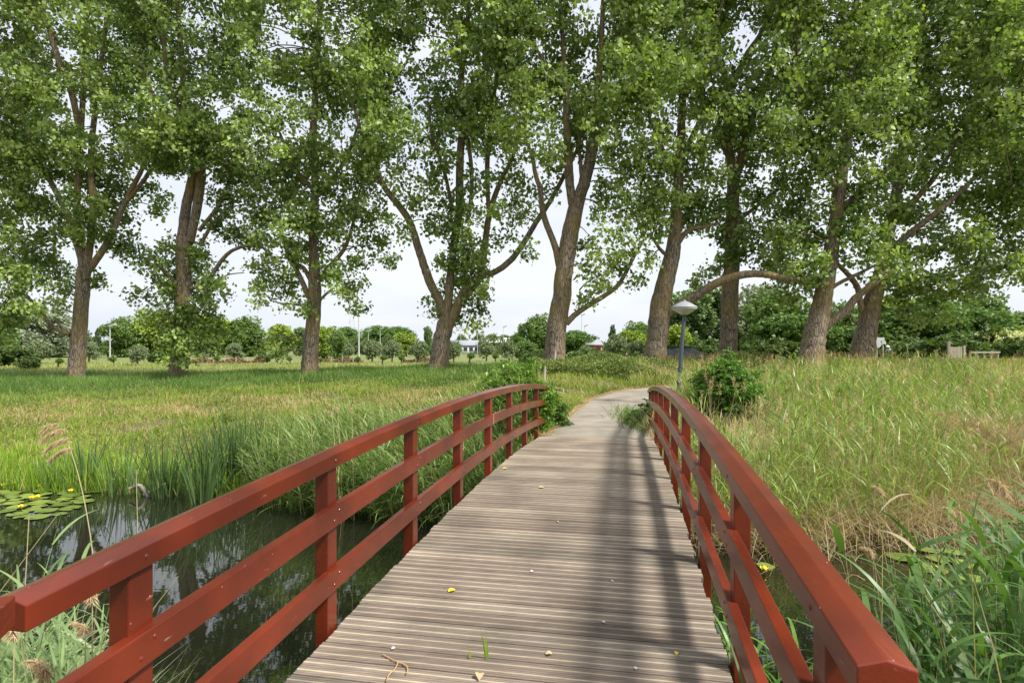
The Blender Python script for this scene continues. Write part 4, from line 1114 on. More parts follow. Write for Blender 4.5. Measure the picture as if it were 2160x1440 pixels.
# road signs seen from behind
x, y = (1855 - 1080) / F * 40, 40.0
rs = empty('road_sign', (x, y, 0.2)); tag(rs, 'pale road sign back with round plate on two thin posts', 'sign')
s = 40 / F
def sz(py): return EYE + (HZ - py) * s - 0.2
for px in (1849.5, 1862.5):
    a = Acc(); a.add(*tube([((px - 1855) * s, 0, -0.4), ((px - 1855) * s, 0, sz(712))], [0.038, 0.038], 8, 0, 1)); a.build('post', M_galv, rs, True)
simple_box('board', ((1853 - 1855) * s, -0.06, sz(715.5)), (23 * s, 0.03, 7.5 * s), M_galv, rs)
simple_box('small_board', ((1863 - 1855) * s, -0.065, sz(722.5)), (8 * s, 0.03, 6 * s), M_galv, rs)
simple_box('yellow_edge', ((1867 - 1855) * s, -0.06, sz(724)), (1.2 * s, 0.03, 6 * s), M_yellow, rs, bevel=0)
bm = bmesh.new(); bmesh.ops.create_cone(bm, cap_ends=True, segments=28, radius1=8.3 * s, radius2=8.3 * s, depth=0.02)
bmesh.ops.rotate(bm, cent=(0, 0, 0), matrix=Matrix.Rotation(R(90), 3, 'X'), verts=bm.verts); bmesh.ops.translate(bm, vec=((1849 - 1855) * s, -0.10, sz(725)), verts=bm.verts)
me = bpy.data.meshes.new('round_plate'); bm.to_mesh(me); bm.free(); link('round_plate', me, M_galv, rs)

# board fence
d = 32; s = d / F
bf = empty('board_fence', ((2018 - 1080) * s, d, 0.5)); tag(bf, 'short weathered board fence with one taller post in the right field', 'fence')
def fz(py): return EYE + (HZ - py) * s - 0.5
for px, tp in ((2001, 719), (2033, 729)):
    simple_box('post', ((px - 2018) * s, 0, (fz(tp) - 0.6) / 2), (0.11, 0.11, fz(tp) + 0.6), M_stake, bf)
for k in range(4):
    simple_box('board', ((2007.5 + k * 7 - 2018) * s, 0.0, (fz(731 + (k % 2)) - 0.5) / 2 + 0.05), (0.165, 0.03, fz(731) + 0.4), M_stake, bf)
lf = empty('low_fence', ((2078 - 1080) * s, d, 0.5)); tag(lf, 'low dark rail fence right of the board fence', 'fence')
simple_box('rail', (0, 0, fz(743)), (62 * s, 0.06, 0.09), M_stake, lf)
for k in range(5): simple_box('post', ((-29 + k * 14.5) * s, 0.07, fz(743) / 2 - 0.1), (0.07, 0.07, fz(743) + 0.3), M_stake, lf)

# leaning stakes at the fifth poplar
for px, tp, bt, lean, lb in ((1169, 739, 782, 0.05, 'taller bleached wooden stake in front of the fifth poplar'), (1162, 757, 782, -0.02, 'shorter bleached wooden stake in front of the fifth poplar'), (1148, 772, 800, 0.03, 'pale wooden stake behind the leafy end of the left railing')):
    dd = 24.4 if px > 1150 else 21
    b3 = P(px, bt, dd); o = Acc(); h = (bt - tp) / F * dd
    o.add(*tube([(0, 0, -0.5), (lean * 0.5, 0, h * 0.5), (lean, 0, h)], [0.045, 0.042, 0.038], 8, 0.06, 3))
    ob = o.build('wooden_stake', M_stake, None, True); ob.location = tuple(b3); tag(ob, lb, 'stake', 'bleached stakes by the fifth poplar')

# brown hedge strips on the meadow (cut heather-like hedging with stakes)
for px0, px1, y_, dd, lb in ((400, 556, 764, 58, 'long brown hedge strip between second and third poplars'), (672, 765, 762, 60, 'brown hedge strip right of the third poplar'), (850, 905, 760, 62, 'short brown hedge strip left of the fourth poplar')):
    x0, x1 = (px0 - 1080) / F * dd, (px1 - 1080) / F * dd
    o = empty('brown_hedge', ((x0 + x1) / 2, dd, 0)); tag(o, lb, 'hedge', 'brown hedge strips on the meadow')
    nleaf = int((x1 - x0) * 260); L2 = (x1 - x0) / 2
    pos = np.stack([rng.uniform(-L2, L2, nleaf), rng.normal(0, 0.25, nleaf), rng.uniform(0.0, 0.5, nleaf)], 1)
    pos[:, 2] *= 0.8 + 0.3 * np.sin(pos[:, 0] * 2)
    a = Acc(); tt = rng.uniform(0, 1, (nleaf, 1)); a.add(*leaves(pos, 0.14, np.array([0.16, 0.075, 0.05]) * (1 - tt) + np.array([0.30, 0.17, 0.11]) * tt, up=0.3))
    a.build('twigs', M_bgleaf, o)
    for k in range(int((x1 - x0) / 1.1)): simple_box('stake', (-L2 + k * 1.1 + 0.3, -0.35, 0.3), (0.07, 0.07, 0.75), M_stake, o, bevel=0)

# ------------------------------------------------------------------ street lamp
d = 16.5; s = d / F
lx, lz = (1432 - 1080) * s, EYE + (HZ - 815) * s
gz = float(ter(np.array([lx - 0.03]), np.array([d]))[0])
lamp = empty('street_lamp', (lx - 0.05, d, gz)); tag(lamp, 'slender grey park lamp with mushroom shade leaning slightly beside the path', 'street lamp')
hx = (1443.5 - 1080) * s - lamp.location.x; hz_ = EYE + (HZ - 664) * s - gz
a = Acc(); a.add(*tube([(0, 0, -0.2), (hx * 0.5, 0, hz_ * 0.5), (hx, 0, hz_)], [0.062, 0.056, 0.05], 14, 0, 4)); a.build('pole', M_pole, lamp, True)
def lathe(name, prof, mat, parent, loc, seg=32):
    V = []; Q = []
    for r_, z in prof:
        for k in range(seg):
            t = 2 * math.pi * k / seg; V.append((r_ * math.cos(t), r_ * math.sin(t), z))
    for i in range(len(prof) - 1):
        for k in range(seg):
            k2 = (k + 1) % seg; Q.append((i * seg + k, i * seg + k2, (i + 1) * seg + k2, (i + 1) * seg + k))
    me = np_mesh(name, np.array(V), np.array(Q), None, True)
    o = link(name, me, mat, parent); o.location = loc; return o
rr = 27.2 * s
lathe('collar', [(0.001, 0.0), (0.06, 0.0), (0.06, 0.10), (0.055, 0.11)], M_pole, lamp, (hx, 0, hz_ - 0.06))
sh = lathe('lamp_shade', [(rr * 0.98, 0.0), (rr, 0.012), (rr * 0.97, 0.03), (rr * 0.6, 0.115), (rr * 0.3, 0.168), (rr * 0.12, 0.188), (0.045, 0.19), (0.04, 0.215), (0.001, 0.222)], M_shade, lamp, (hx, 0, hz_ + 0.195))
df = lathe('diffuser', [(0.055, 0.0), (rr * 0.25, 0.01), (rr * 0.33, 0.02), (rr * 0.93, 0.155), (rr * 0.955, 0.17), (rr * 0.955, 0.2), (0.01, 0.2)], M_diffuser, lamp, (hx, 0, hz_ + 0.0))

# ------------------------------------------------------------------ people
def skin_body(name, joints, edges, radii, mat, parent, subsurf=1):
    me = bpy.data.meshes.new(name); me.from_pydata(joints, edges, []); me.update()
    o = link(name, me, mat, parent)
    sk = o.modifiers.new('skin', 'SKIN'); sk.use_smooth_shade = True
    for v, r_ in zip(me.skin_vertices[0].data, radii): v.radius = (r_, r_)
    me.skin_vertices[0].data[0].use_root = True
    ss_ = o.modifiers.new('sub', 'SUBSURF'); ss_.levels = subsurf; ss_.render_levels = subsurf
    return o
# cyclist heading left, leaning over the handlebar
cx, cyy = (1876 - 1080) / F * 44, 44.0
cgz = float(ter(np.array([cx]), np.array([cyy]))[0])
bike = empty('bicycle', (cx, cyy, cgz)); tag(bike, 'bicycle under the rider in white, mostly hidden by tall grass', 'bicycle')
def wheel(px_):
    bm = bmesh.new(); n = 28
    V, Q = [], []
    for k in range(n):
        t = 6.2832 * k / n
        for j in range(6):
            p = 6.2832 * j / 6; r_ = 0.33 + 0.018 * math.cos(p); V.append((px_ + r_ * math.cos(t), 0.018 * math.sin(p), 0.35 + r_ * math.sin(t)))
    for k in range(n):
        for j in range(6): Q.append((k * 6 + j, ((k + 1) % n) * 6 + j, ((k + 1) % n) * 6 + (j + 1) % 6, k * 6 + (j + 1) % 6))
    bm.free()
    link('wheel', np_mesh('wheel', np.array(V), np.array(Q), None, True), M_cloth_dark, bike)
wheel(-0.52); wheel(0.52)
a = Acc()
for p, q in (((-0.52, 0, 0.35), (-0.40, 0, 0.95)), ((-0.42, 0, 0.85), (0.18, 0, 0.86)), ((-0.42, 0, 0.8), (0.02, 0, 0.33)), ((0.02, 0, 0.33), (0.2, 0, 0.92)), ((0.02, 0, 0.33), (0.52, 0, 0.35)), ((0.18, 0, 0.8), (0.52, 0, 0.35)), ((-0.40, 0, 0.95), (-0.42, 0.0, 1.03))):
    a.add(*tube([p, q], [0.018, 0.018], 6, 0, 1))
a.build('frame', M_pole, bike)
a = Acc(); a.add(*tube([(-0.36, -0.25, 1.05), (-0.44, 0, 1.03), (-0.36, 0.25, 1.05)], [0.015] * 3, 6, 0, 2)); a.build('handlebar', M_pole, bike)
simple_box('saddle', (0.22, 0, 0.95), (0.25, 0.14, 0.06), M_cloth_dark, bike)
per = empty('person', (cx, cyy, cgz)); tag(per, 'cyclist in white shirt and white hat leaning forward past the road sign', 'person')
J = [(0.2, 0, 1.02), (0.1, 0, 1.22), (-0.02, 0, 1.42), (-0.08, 0, 1.50), (-0.13, 0, 1.58), (-0.05, -0.17, 1.42), (-0.17, -0.22, 1.22), (-0.34, -0.23, 1.07), (-0.05, 0.17, 1.42), (-0.17, 0.22, 1.22), (-0.34, 0.23, 1.07),
     (0.16, -0.1, 0.98), (-0.12, -0.11, 0.82), (0.04, -0.11, 0.42), (-0.08, -0.11, 0.36), (0.16, 0.1, 0.98), (-0.08, 0.11, 0.68), (0.1, 0.11, 0.28), (-0.02, 0.11, 0.22)]
E_ = [(0, 1), (1, 2), (2, 3), (3, 4), (2, 5), (5, 6), (6, 7), (2, 8), (8, 9), (9, 10), (0, 11), (11, 12), (12, 13), (13, 14), (0, 15), (15, 16), (16, 17), (17, 18)]
rad = [0.14, 0.15, 0.15, 0.06, 0.09, 0.06, 0.045, 0.03, 0.06, 0.045, 0.03, 0.09, 0.07, 0.045, 0.04, 0.09, 0.07, 0.045, 0.04]
skin_body('body', J, E_, rad, M_skin, per)
skin_body('shirt', [J[0], J[1], J[2], J[5], J[6], J[8], J[9]], [(0, 1), (1, 2), (2, 3), (3, 4), (2, 5), (5, 6)], [0.155, 0.168, 0.165, 0.085, 0.062, 0.085, 0.062], M_cloth_white, per)
skin_body('shorts', [J[0], J[11], J[12], J[15], J[16]], [(0, 1), (1, 2), (0, 3), (3, 4)], [0.165, 0.11, 0.085, 0.11, 0.085], M_cloth_blue, per)
lathe('hat', [(0.17, 0.0), (0.175, 0.012), (0.115, 0.03), (0.11, 0.10), (0.07, 0.135), (0.001, 0.145)], M_cloth_white, per, (-0.13, 0, 1.60), 20)
# walker in dark jacket
wx, wy = (1321 - 1080) / F * 50, 50.0
wz = float(ter(np.array([wx]), np.array([wy]))[0])
wp = empty('person', (wx, wy, wz)); tag(wp, 'small walker in a dark jacket on the meadow left of the sixth poplar', 'person')
k = (EYE + (HZ - 741.5) / F * 50 - wz) / 1.72
J = [(0, 0, 0.92), (0, 0, 1.15), (0, 0, 1.38), (0, 0, 1.5), (0, -0.01, 1.62), (-0.19, 0, 1.36), (-0.24, -0.02, 1.1), (-0.22, -0.1, 0.88), (0.19, 0, 1.36), (0.24, 0.02, 1.1), (0.22, 0.02, 0.85), (-0.1, 0, 0.88), (-0.12, -0.08, 0.48), (-0.12, -0.02, 0.08), (-0.12, -0.14, 0.04), (0.1, 0, 0.88), (0.1, 0.05, 0.48), (0.1, 0.16, 0.1), (0.1, 0.04, 0.04)]
J = [(a_ * k, b_ * k, c_ * k) for a_, b_, c_ in J]
skin_body('body', J, E_, [r_ * k for r_ in rad], M_skin, wp)
skin_body('jacket', [J[0], J[1], J[2], J[5], J[6], J[7], J[8], J[9], J[10]], [(0, 1), (1, 2), (2, 3), (3, 4), (4, 5), (2, 6), (6, 7), (7, 8)], [r_ * k for r_ in (0.16, 0.165, 0.165, 0.085, 0.065, 0.05, 0.085, 0.065, 0.05)], M_cloth_dark, wp)
skin_body('trousers', [J[0], J[11], J[12], J[13], J[15], J[16], J[17]], [(0, 1), (1, 2), (2, 3), (0, 4), (4, 5), (5, 6)], [r_ * k for r_ in (0.15, 0.11, 0.08, 0.06, 0.11, 0.08, 0.06)], M_galv, wp)
bm = bmesh.new(); bmesh.ops.create_uvsphere(bm, u_segments=12, v_segments=8, radius=0.115 * k); me = bpy.data.meshes.new('hair'); bm.to_mesh(me); bm.free(); ho = link('hair', me, M_cloth_dark, wp); ho.location = (0, 0.02 * k, 1.65 * k)

# ------------------------------------------------------------------ grasses (countless, hence stuff)
def in_view(X, Y, m=160):
    px = 1080 + F * X / np.maximum(Y, 0.05)
    return (px > -m) & (px < 2160 + m)
def lerp(a, b, t): return np.array(a) * (1 - t) + np.array(b) * t
def patch_noise(X, Y, s=1.0, ph=0.0):
    return 0.5 + 0.25 * np.sin(X * 0.9 * s + 1.3 * np.sin(Y * 0.7 * s + ph)) + 0.25 * np.sin(Y * 1.4 * s + 1.7 * np.sin(X * 0.6 * s - ph))

def grass_field(n, xr, yr, keep, hfun, wfun, colfun, acc, seg=2, lean=0.35, bend=0.9, ypow=1.0):
    t = rng.uniform(0, 1, n) ** ypow
    Y = yr[0] + (yr[1] - yr[0]) * t
    X = rng.uniform(xr[0], xr[1], n)
    k = in_view(X, Y) & keep(X, Y)
    X, Y = X[k], Y[k]; n = len(X)
    if n == 0: return
    Z = ter(X, Y)
    h = hfun(X, Y) * rng.uniform(0.55, 1.25, n)
    w_ = wfun(X, Y) * rng.uniform(0.7, 1.3, n)
    c0, c1 = colfun(X, Y, n)
    az = rng.uniform(0, 6.28, n)
    O = np.stack([X, Y, Z - 0.03], 1)
    acc.add(*strips(O, az, math.pi / 2 - np.abs(rng.normal(0, lean, n)), np.abs(rng.normal(0.2, bend * 0.5, n)), h, w_, seg, c0, c1))

offpath = lambda X, Y, r_=1.25: path_dist(X, Y) > r_
RAIL_X = lambda Y: Y * math.tan(TH)
def under_deck(X, Y):
    u = X * ST + Y * CT; v = X * CT - Y * ST
    return (v > VL - 0.03) & (v < VR + 0.03) & (u < U1 + 0.05)
def C2(n, lo, hi, dry, pdry, X=None, Y=None, s=1.0):
    t = np.clip(rng.uniform(0, 1, n) * 0.6 + (patch_noise(X, Y, s) * 0.5 if X is not None else 0.2), 0, 1)[:, None]
    c = np.array(lo) * (1 - t) + np.array(hi) * t
    if X is not None: pdry = np.clip(pdry * (0.25 + 1.6 * patch_noise(X, Y, 1.7 * s, 2.0) ** 1.5), 0, 1)
    m = (rng.uniform(0, 1, n) < pdry)[:, None]
    c = np.where(m, np.array(dry) * rng.uniform(0.7, 1.2, (n, 1)), c)
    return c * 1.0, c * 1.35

G1, G2 = (0.10, 0.16, 0.02), (0.20, 0.275, 0.05)
DRY = (0.42, 0.34, 0.18)
# left bank slope
acc = Acc()
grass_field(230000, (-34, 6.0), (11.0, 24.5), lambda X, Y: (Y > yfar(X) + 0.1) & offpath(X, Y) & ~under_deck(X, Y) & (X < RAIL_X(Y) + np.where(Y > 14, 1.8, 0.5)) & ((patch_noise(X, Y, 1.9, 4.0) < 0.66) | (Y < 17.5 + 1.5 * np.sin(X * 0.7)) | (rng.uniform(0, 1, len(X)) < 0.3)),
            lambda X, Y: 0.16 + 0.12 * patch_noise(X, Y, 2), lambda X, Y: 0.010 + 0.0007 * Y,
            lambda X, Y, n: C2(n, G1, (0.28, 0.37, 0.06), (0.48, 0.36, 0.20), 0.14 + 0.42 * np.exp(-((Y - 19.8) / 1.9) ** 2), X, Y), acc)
acc.build('bank_grass', M_grass); tag(bpy.data.objects['bank_grass'], 'short mixed grass on the left bank slope', 'grass', kind='stuff')
# lush crest grass under the trees
acc = Acc()
grass_field(150000, (-36, 12), (21.5, 33), lambda X, Y: offpath(X, Y, 1.5) & (X < 9) & (Y > 22.0 + 3.2 * patch_noise(X, Y, 0.8) + rng.normal(0, 0.9, len(X))),
            lambda X, Y: 0.30 + 0.2 * patch_noise(X, Y, 1.5), lambda X, Y: 0.022 + 0 * Y,
            lambda X, Y, n: C2(n, (0.05, 0.115, 0.02), (0.14, 0.24, 0.05), (0.35, 0.33, 0.18), 0.07, X, Y), acc, bend=1.2)
acc.build('tree_row_grass', M_grass); tag(bpy.data.objects['tree_row_grass'], 'long dark green grass around the feet of the poplars', 'grass', kind='stuff')
# tall fresh grass at the far waterline
acc = Acc()
grass_field(46000, (-22, 0.6), (10.0, 14.5), lambda X, Y: (Y > yfar(X) - 0.15) & (Y < yfar(X) + 2.2 + 0.4 * np.sin(X)) & offpath(X, Y, 1.3) & ~under_deck(X, Y),
            lambda X, Y: (0.42 + 0.28 * patch_noise(X * 3, Y, 2.0)) - 0.12 * (Y - yfar(X)), lambda X, Y: 0.019 + 0 * Y,
            lambda X, Y, n: C2(n, (0.09, 0.17, 0.015), (0.30, 0.43, 0.05), (0.5, 0.45, 0.18), 0.10, X, Y), acc, seg=3, lean=0.18, bend=0.6)
acc.build('waterside_grass', M_grass); tag(bpy.data.objects['waterside_grass'], 'tall bright green grass along the far waterline', 'grass', kind='stuff')
# meadow beyond the trees
acc = Acc()
grass_field(50000, (-50, 50), (31, 60), lambda X, Y: Y > 30, lambda X, Y: 0.22 + 0 * X, lambda X, Y: 0.05 + 0 * X,
            lambda X, Y, n: C2(n, (0.13, 0.19, 0.03), (0.30, 0.34, 0.09), (0.42, 0.38, 0.2), 0.25, X, Y, 0.3), acc)
acc.build('meadow_grass', M_grass); tag(bpy.data.objects['meadow_grass'], 'sunlit yellow-green meadow grass beyond the poplars', 'grass', kind='stuff')
# right field
rightkeep = lambda X, Y: (Y > yfar(X) + 0.2) & offpath(X, Y, 1.25) & ~under_deck(X, Y) & (X > RAIL_X(Y) + 0.2)
acc = Acc()
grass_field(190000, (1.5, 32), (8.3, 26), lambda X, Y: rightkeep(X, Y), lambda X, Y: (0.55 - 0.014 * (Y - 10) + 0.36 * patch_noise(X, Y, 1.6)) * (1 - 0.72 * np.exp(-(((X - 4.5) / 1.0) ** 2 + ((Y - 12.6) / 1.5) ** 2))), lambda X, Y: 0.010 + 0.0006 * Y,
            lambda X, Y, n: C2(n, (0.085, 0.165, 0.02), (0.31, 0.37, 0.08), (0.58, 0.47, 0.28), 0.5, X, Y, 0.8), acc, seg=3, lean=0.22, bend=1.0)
n = 9000; Y = rng.uniform(13, 27, n); X = rng.uniform(6, 34, n); k = in_view(X, Y) & offpath(X, Y, 1.6) & (patch_noise(X, Y, 0.9, 5.0) > 0.45); X, Y = X[k], Y[k]; n = len(X)
c = np.array([0.50, 0.30, 0.18]) * rng.uniform(0.8, 1.2, (n, 1))
acc.add(*strips(np.stack([X, Y, ter(X, Y) + 0.45], 1), rng.uniform(0, 6.28, n), rng.uniform(1.1, 1.55, n), rng.uniform(0, 0.6, n), rng.uniform(0.15, 0.32, n), np.full(n, 0.022), 2, c, c))
grass_field(60000, (5, 45), (24, 34), lambda X, Y: X > 6, lambda X, Y: 0.36 + 0 * X, lambda X, Y: 0.03 + 0 * X,
            lambda X, Y, n: C2(n, (0.13, 0.18, 0.03), (0.32, 0.33, 0.09), (0.48, 0.42, 0.2), 0.35, X, Y, 0.5), acc, seg=2)
acc.build('tall_field_grass', M_grass); tag(bpy.data.objects['tall_field_grass'], 'tall green and straw-coloured grass filling the right bank', 'grass', kind='stuff')
# tangled dry straw at the right waterline
acc = Acc(); n = 12000
X = rng.uniform(2.3, 13, n); Y = yfar(X) + rng.normal(0.25, 0.55, n)
k = (~under_deck(X, Y)); X, Y = X[k], Y[k]; n = len(X)
Z = np.maximum(ter(X, Y), WZ) + rng.uniform(0, 0.35, n) * (X > 2)
tt = rng.uniform(0.6, 1.2, (n, 1)); c = np.array([0.46, 0.34, 0.20]) * tt
acc.add(*strips(np.stack([X, Y, Z], 1), rng.uniform(0, 6.28, n), rng.uniform(0.1, 1.4, n), rng.uniform(0.3, 2.0, n), rng.uniform(0.35, 0.9, n), rng.uniform(0.006, 0.013, n), 4, c, c * 1.1))
n = 12000
X = rng.uniform(5.5, 12.5, n); Y = yfar(X) + rng.uniform(0.2, 3.2, n); Z = ter(X, Y)
c = np.array([0.45, 0.35, 0.22]) * rng.uniform(0.6, 1.2, (n, 1))
acc.add(*strips(np.stack([X, Y, Z], 1), rng.uniform(0, 6.28, n), rng.uniform(0.4, 1.5, n), rng.uniform(0.2, 1.6, n), rng.uniform(0.5, 1.1, n), rng.uniform(0.006, 0.014, n), 4, c, c * 1.1))
n = 30000
X = 9.6 + rng.normal(0, 1.6, n); Y = 11.9 + rng.normal(0, 0.95, n); kk = (X > 5.5); X, Y = X[kk], Y[kk]; n = len(X)
mz = 0.85 * np.exp(-(((X - 9.8) / 2.0) ** 2 + ((Y - 12.2) / 1.2) ** 2))
Z = np.maximum(ter(X, Y), WZ) + mz * rng.uniform(0.2, 1.0, n)
c = np.array([0.50, 0.37, 0.25]) * rng.uniform(0.55, 1.2, (n, 1))
acc.add(*strips(np.stack([X, Y, Z], 1), rng.uniform(0, 6.28, n), rng.uniform(0.0, 1.4, n), rng.uniform(0.3, 2.2, n), rng.uniform(0.3, 0.85, n), rng.uniform(0.006, 0.013, n), 4, c, c * 1.1))
n = 7000
X = rng.uniform(2.6, 9.0, n); Y = yfar(X) + rng.uniform(0.3, 3.5, n); kk = (patch_noise(X, Y, 2.0, 1.0) > 0.5) & ~under_deck(X, Y); X, Y = X[kk], Y[kk]; n = len(X)
c = np.array([0.60, 0.49, 0.31]) * rng.uniform(0.7, 1.15, (n, 1))
acc.add(*strips(np.stack([X, Y, ter(X, Y)], 1), rng.uniform(0, 6.28, n), rng.uniform(0.8, 1.5, n), rng.uniform(0.2, 1.8, n), rng.uniform(0.7, 1.2, n), rng.uniform(0.006, 0.012, n), 5, c, c))
acc.build('dry_straw', M_grass); tag(bpy.data.objects['dry_straw'], 'tangled dry reed straw along the right waterline', 'dry reeds', kind='stuff')
# dry litter beside the path
acc = Acc(); n = 11000
ti = rng.integers(0, len(PC) - 1, n); sd = rng.choice([-1, 1], n); off = 0.97 + np.abs(rng.normal(0.12, 0.3, n))
q = PC[ti] + (PC[np.minimum(ti + 1, len(PC) - 1)] - PC[ti]) * rng.uniform(0, 1, (n, 1)) + Nn[ti] * (sd * off)[:, None]
z = ter(q[:, 0], q[:, 1]); z = np.maximum(z, np.where(path_dist(q[:, 0], q[:, 1]) < 1.1, path_z(q[:, 1]) + 0.02, -9)) + 0.02
c = np.array([0.58, 0.42, 0.22]) * rng.uniform(0.6, 1.2, (n, 1))
acc.add(*strips(np.stack([q[:, 0], q[:, 1], z], 1), rng.uniform(0, 6.28, n), rng.uniform(-0.05, 0.5, n), rng.uniform(0, 0.5, n), rng.uniform(0.08, 0.22, n), rng.uniform(0.01, 0.022, n), 2, c, c))
acc.build('straw_litter', M_grass); tag(bpy.data.objects['straw_litter'], 'pale straw litter along both edges of the path', 'litter', kind='stuff')
# grass tufts beside path
acc = Acc(); n = 16000
ti = rng.integers(0, len(PC) - 1, n); sd = rng.choice([-1, 1], n); off = 1.15 + np.abs(rng.normal(0.2, 0.4, n))
q = PC[ti] + (PC[np.minimum(ti + 1, len(PC) - 1)] - PC[ti]) * rng.uniform(0, 1, (n, 1)) + Nn[ti] * (sd * off)[:, None]
kk = (patch_noise(q[:, 0], q[:, 1], 3) > 0.42) & ~under_deck(q[:, 0], q[:, 1]) & (q[:, 1] > 11.4) & (q[:, 1] < 26); q = q[kk]; n = len(q)
c0, c1 = C2(n, (0.08, 0.15, 0.02), (0.20, 0.29, 0.05), DRY, 0.2, q[:, 0], q[:, 1])
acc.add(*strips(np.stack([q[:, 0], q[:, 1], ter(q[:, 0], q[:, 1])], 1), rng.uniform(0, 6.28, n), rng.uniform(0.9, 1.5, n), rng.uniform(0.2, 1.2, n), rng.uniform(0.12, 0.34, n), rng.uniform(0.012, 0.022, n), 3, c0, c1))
# tuft that creeps over the right path edge by the rail end
n = 2600; cx_, cy_ = 2.92, 13.2
X = cx_ + rng.normal(0, 0.22, n); Y = cy_ + rng.normal(0, 0.9, n); kk = ~under_deck(X, Y); X, Y = X[kk], Y[kk]; n = len(X)
c0, c1 = C2(n, (0.05, 0.11, 0.02), (0.13, 0.22, 0.04), DRY, 0.06, X, Y)
acc.add(*strips(np.stack([X, Y, path_z(Y)], 1), rng.uniform(0, 6.28, n), rng.uniform(0.7, 1.5, n), rng.uniform(0.2, 1.2, n), rng.uniform(0.14, 0.36, n), rng.uniform(0.010, 0.02, n), 3, c0, c1))
acc.build('verge_grass', M_grass); tag(bpy.data.objects['verge_grass'], 'green tufts growing over the edges of the path', 'grass', kind='stuff')

# undergrowth beyond the path bend
def herb_mass(name, label, n, sampler, size, g0, g1, hgt):
    X, Y = sampler(n); k = in_view(X, Y) & offpath(X, Y, 1.4); X, Y = X[k], Y[k]; n = len(X)
    Hh = hgt * (0.5 + 0.7 * patch_noise(X, Y, 2.2, 1.0)) * (1 - 0.5 * np.exp(-((X - 7.4) / 1.3) ** 2))
    Z = ter(X, Y) + Hh * rng.uniform(0.05, 1, n) ** 0.7
    t = np.clip(rng.uniform(0, 0.6, n) + 0.5 * patch_noise(X, Y, 3.0), 0, 1)[:, None]
    a = Acc(); a.add(*leaves(np.stack([X, Y, Z], 1), size, np.array(g0) * (1 - t) + np.array(g1) * t, up=0.6, droop=0.1, aspect=0.5))
    o = a.build(name, M_bgleaf); tag(o, label, 'undergrowth', kind='stuff'); return o
herb_mass('undergrowth', 'leafy undergrowth between the path bend and the poplars', 60000,
          lambda n: (rng.uniform(0.9, 11, n), rng.uniform(22.8, 28, n)), 0.09, (0.09, 0.14, 0.035), (0.28, 0.34, 0.10), 0.62)

herb_mass('bank_herbs', 'low clover-like herbs scattered through the left bank grass', 70000,
          lambda n: (rng.uniform(-30, 1.5, n), rng.uniform(12.2, 26, n)), 0.055, (0.10, 0.15, 0.03), (0.30, 0.36, 0.08), 0.24)

# ------------------------------------------------------------------ leafy shrubs by the bridge ends
def sapling_bush(c, rx, ry, rz, n_stems, label, name='leafy_bush', seedcol=((0.04, 0.095, 0.02), (0.15, 0.27, 0.045)), lsize=0.075, z0=None, per=26, pinnate=True):
    root = empty(name, tuple(c)); tag(root, label, 'bush')
    st = Acc(); lf = Acc()
    for i in range(n_stems):
        a = rng.uniform(0, 6.28); q = rng.uniform(0, 1) ** 0.6
        h = rz * rng.uniform(0.45, 1.0) * (1.05 - 0.35 * q)
        e = np.array([math.cos(a) * q * rx, math.sin(a) * q * ry, h])
        s0 = e * np.array([0.25, 0.25, 0]); m = e * np.array([0.6, 0.6, 0.55])
        st.add(*tube([s0, m, e], [0.010, 0.007, 0.003], 4, 0, 3, (0.5, 0.5, 0.5)))
        for k in range(per):
            t = rng.uniform(0.12, 1.02)
            p = s0 * (1 - t) ** 2 + 2 * m * t * (1 - t) + e * t * t
            az = rng.uniform(0, 6.28); L = rng.uniform(0.12, 0.24); dv = np.array([math.cos(az), math.sin(az), rng.uniform(-0.1, 0.5)])
            tt = np.linspace(0.15, 1, 5)
            rach = p + dv * L * tt[:, None] + np.array([0, 0, -0.25]) * (tt[:, None] ** 2) * L
            sidev = np.array([-math.sin(az), math.cos(az), 0.0])
            pts = np.concatenate([rach + sidev * 0.032, rach - sidev * 0.032])
            young = np.clip((e[2] * t) / rz, 0, 1)
            tcol = np.clip(rng.uniform(0, 0.7) + 0.35 * young, 0, 1)
            col = (np.array(seedcol[0]) * (1 - tcol) + np.array(seedcol[1]) * tcol)
            lf.add(*leaves(pts, lsize, col, up=1.0, droop=0.15, aspect=0.5))
    so = st.build('stem', M_bark, root); lo = lf.build('foliage', M_reed, root)
    return root
gx, gy = P(1090, 900, 12.2)[:2]
sapling_bush((0.05, 12.2, -0.75), 0.8, 0.8, 2.25, 210, 'leafy ash bush growing through the far end of the left railing', per=22, lsize=0.09, seedcol=((0.05, 0.12, 0.02), (0.22, 0.38, 0.05)))
sapling_bush((0.72, 12.9, -0.6), 0.5, 0.6, 1.6, 70, 'leafy climber tangled in the last posts of the left railing', name='climber', per=20)
bx = P(1525, 800, 15.0)
sapling_bush((bx[0] - 0.25, 14.0, -0.35), 0.74, 0.7, 1.85, 260, 'dense dark green round bush right of the street lamp', per=24, seedcol=((0.045, 0.11, 0.02), (0.16, 0.32, 0.045)))
sapling_bush((P(1575, 800, 14.2)[0], 14.2, -0.2), 0.35, 0.35, 0.95, 40, 'smaller leafy bush at the right side of the dense round bush', per=20)
sapling_bush((P(1405, 800, 11.9)[0] - 0.05, 12.9, -0.25), 0.35, 0.5, 0.75, 32, 'small nettle-like plant at the foot of the right railing end', name='weed_plant', per=14, lsize=0.06)
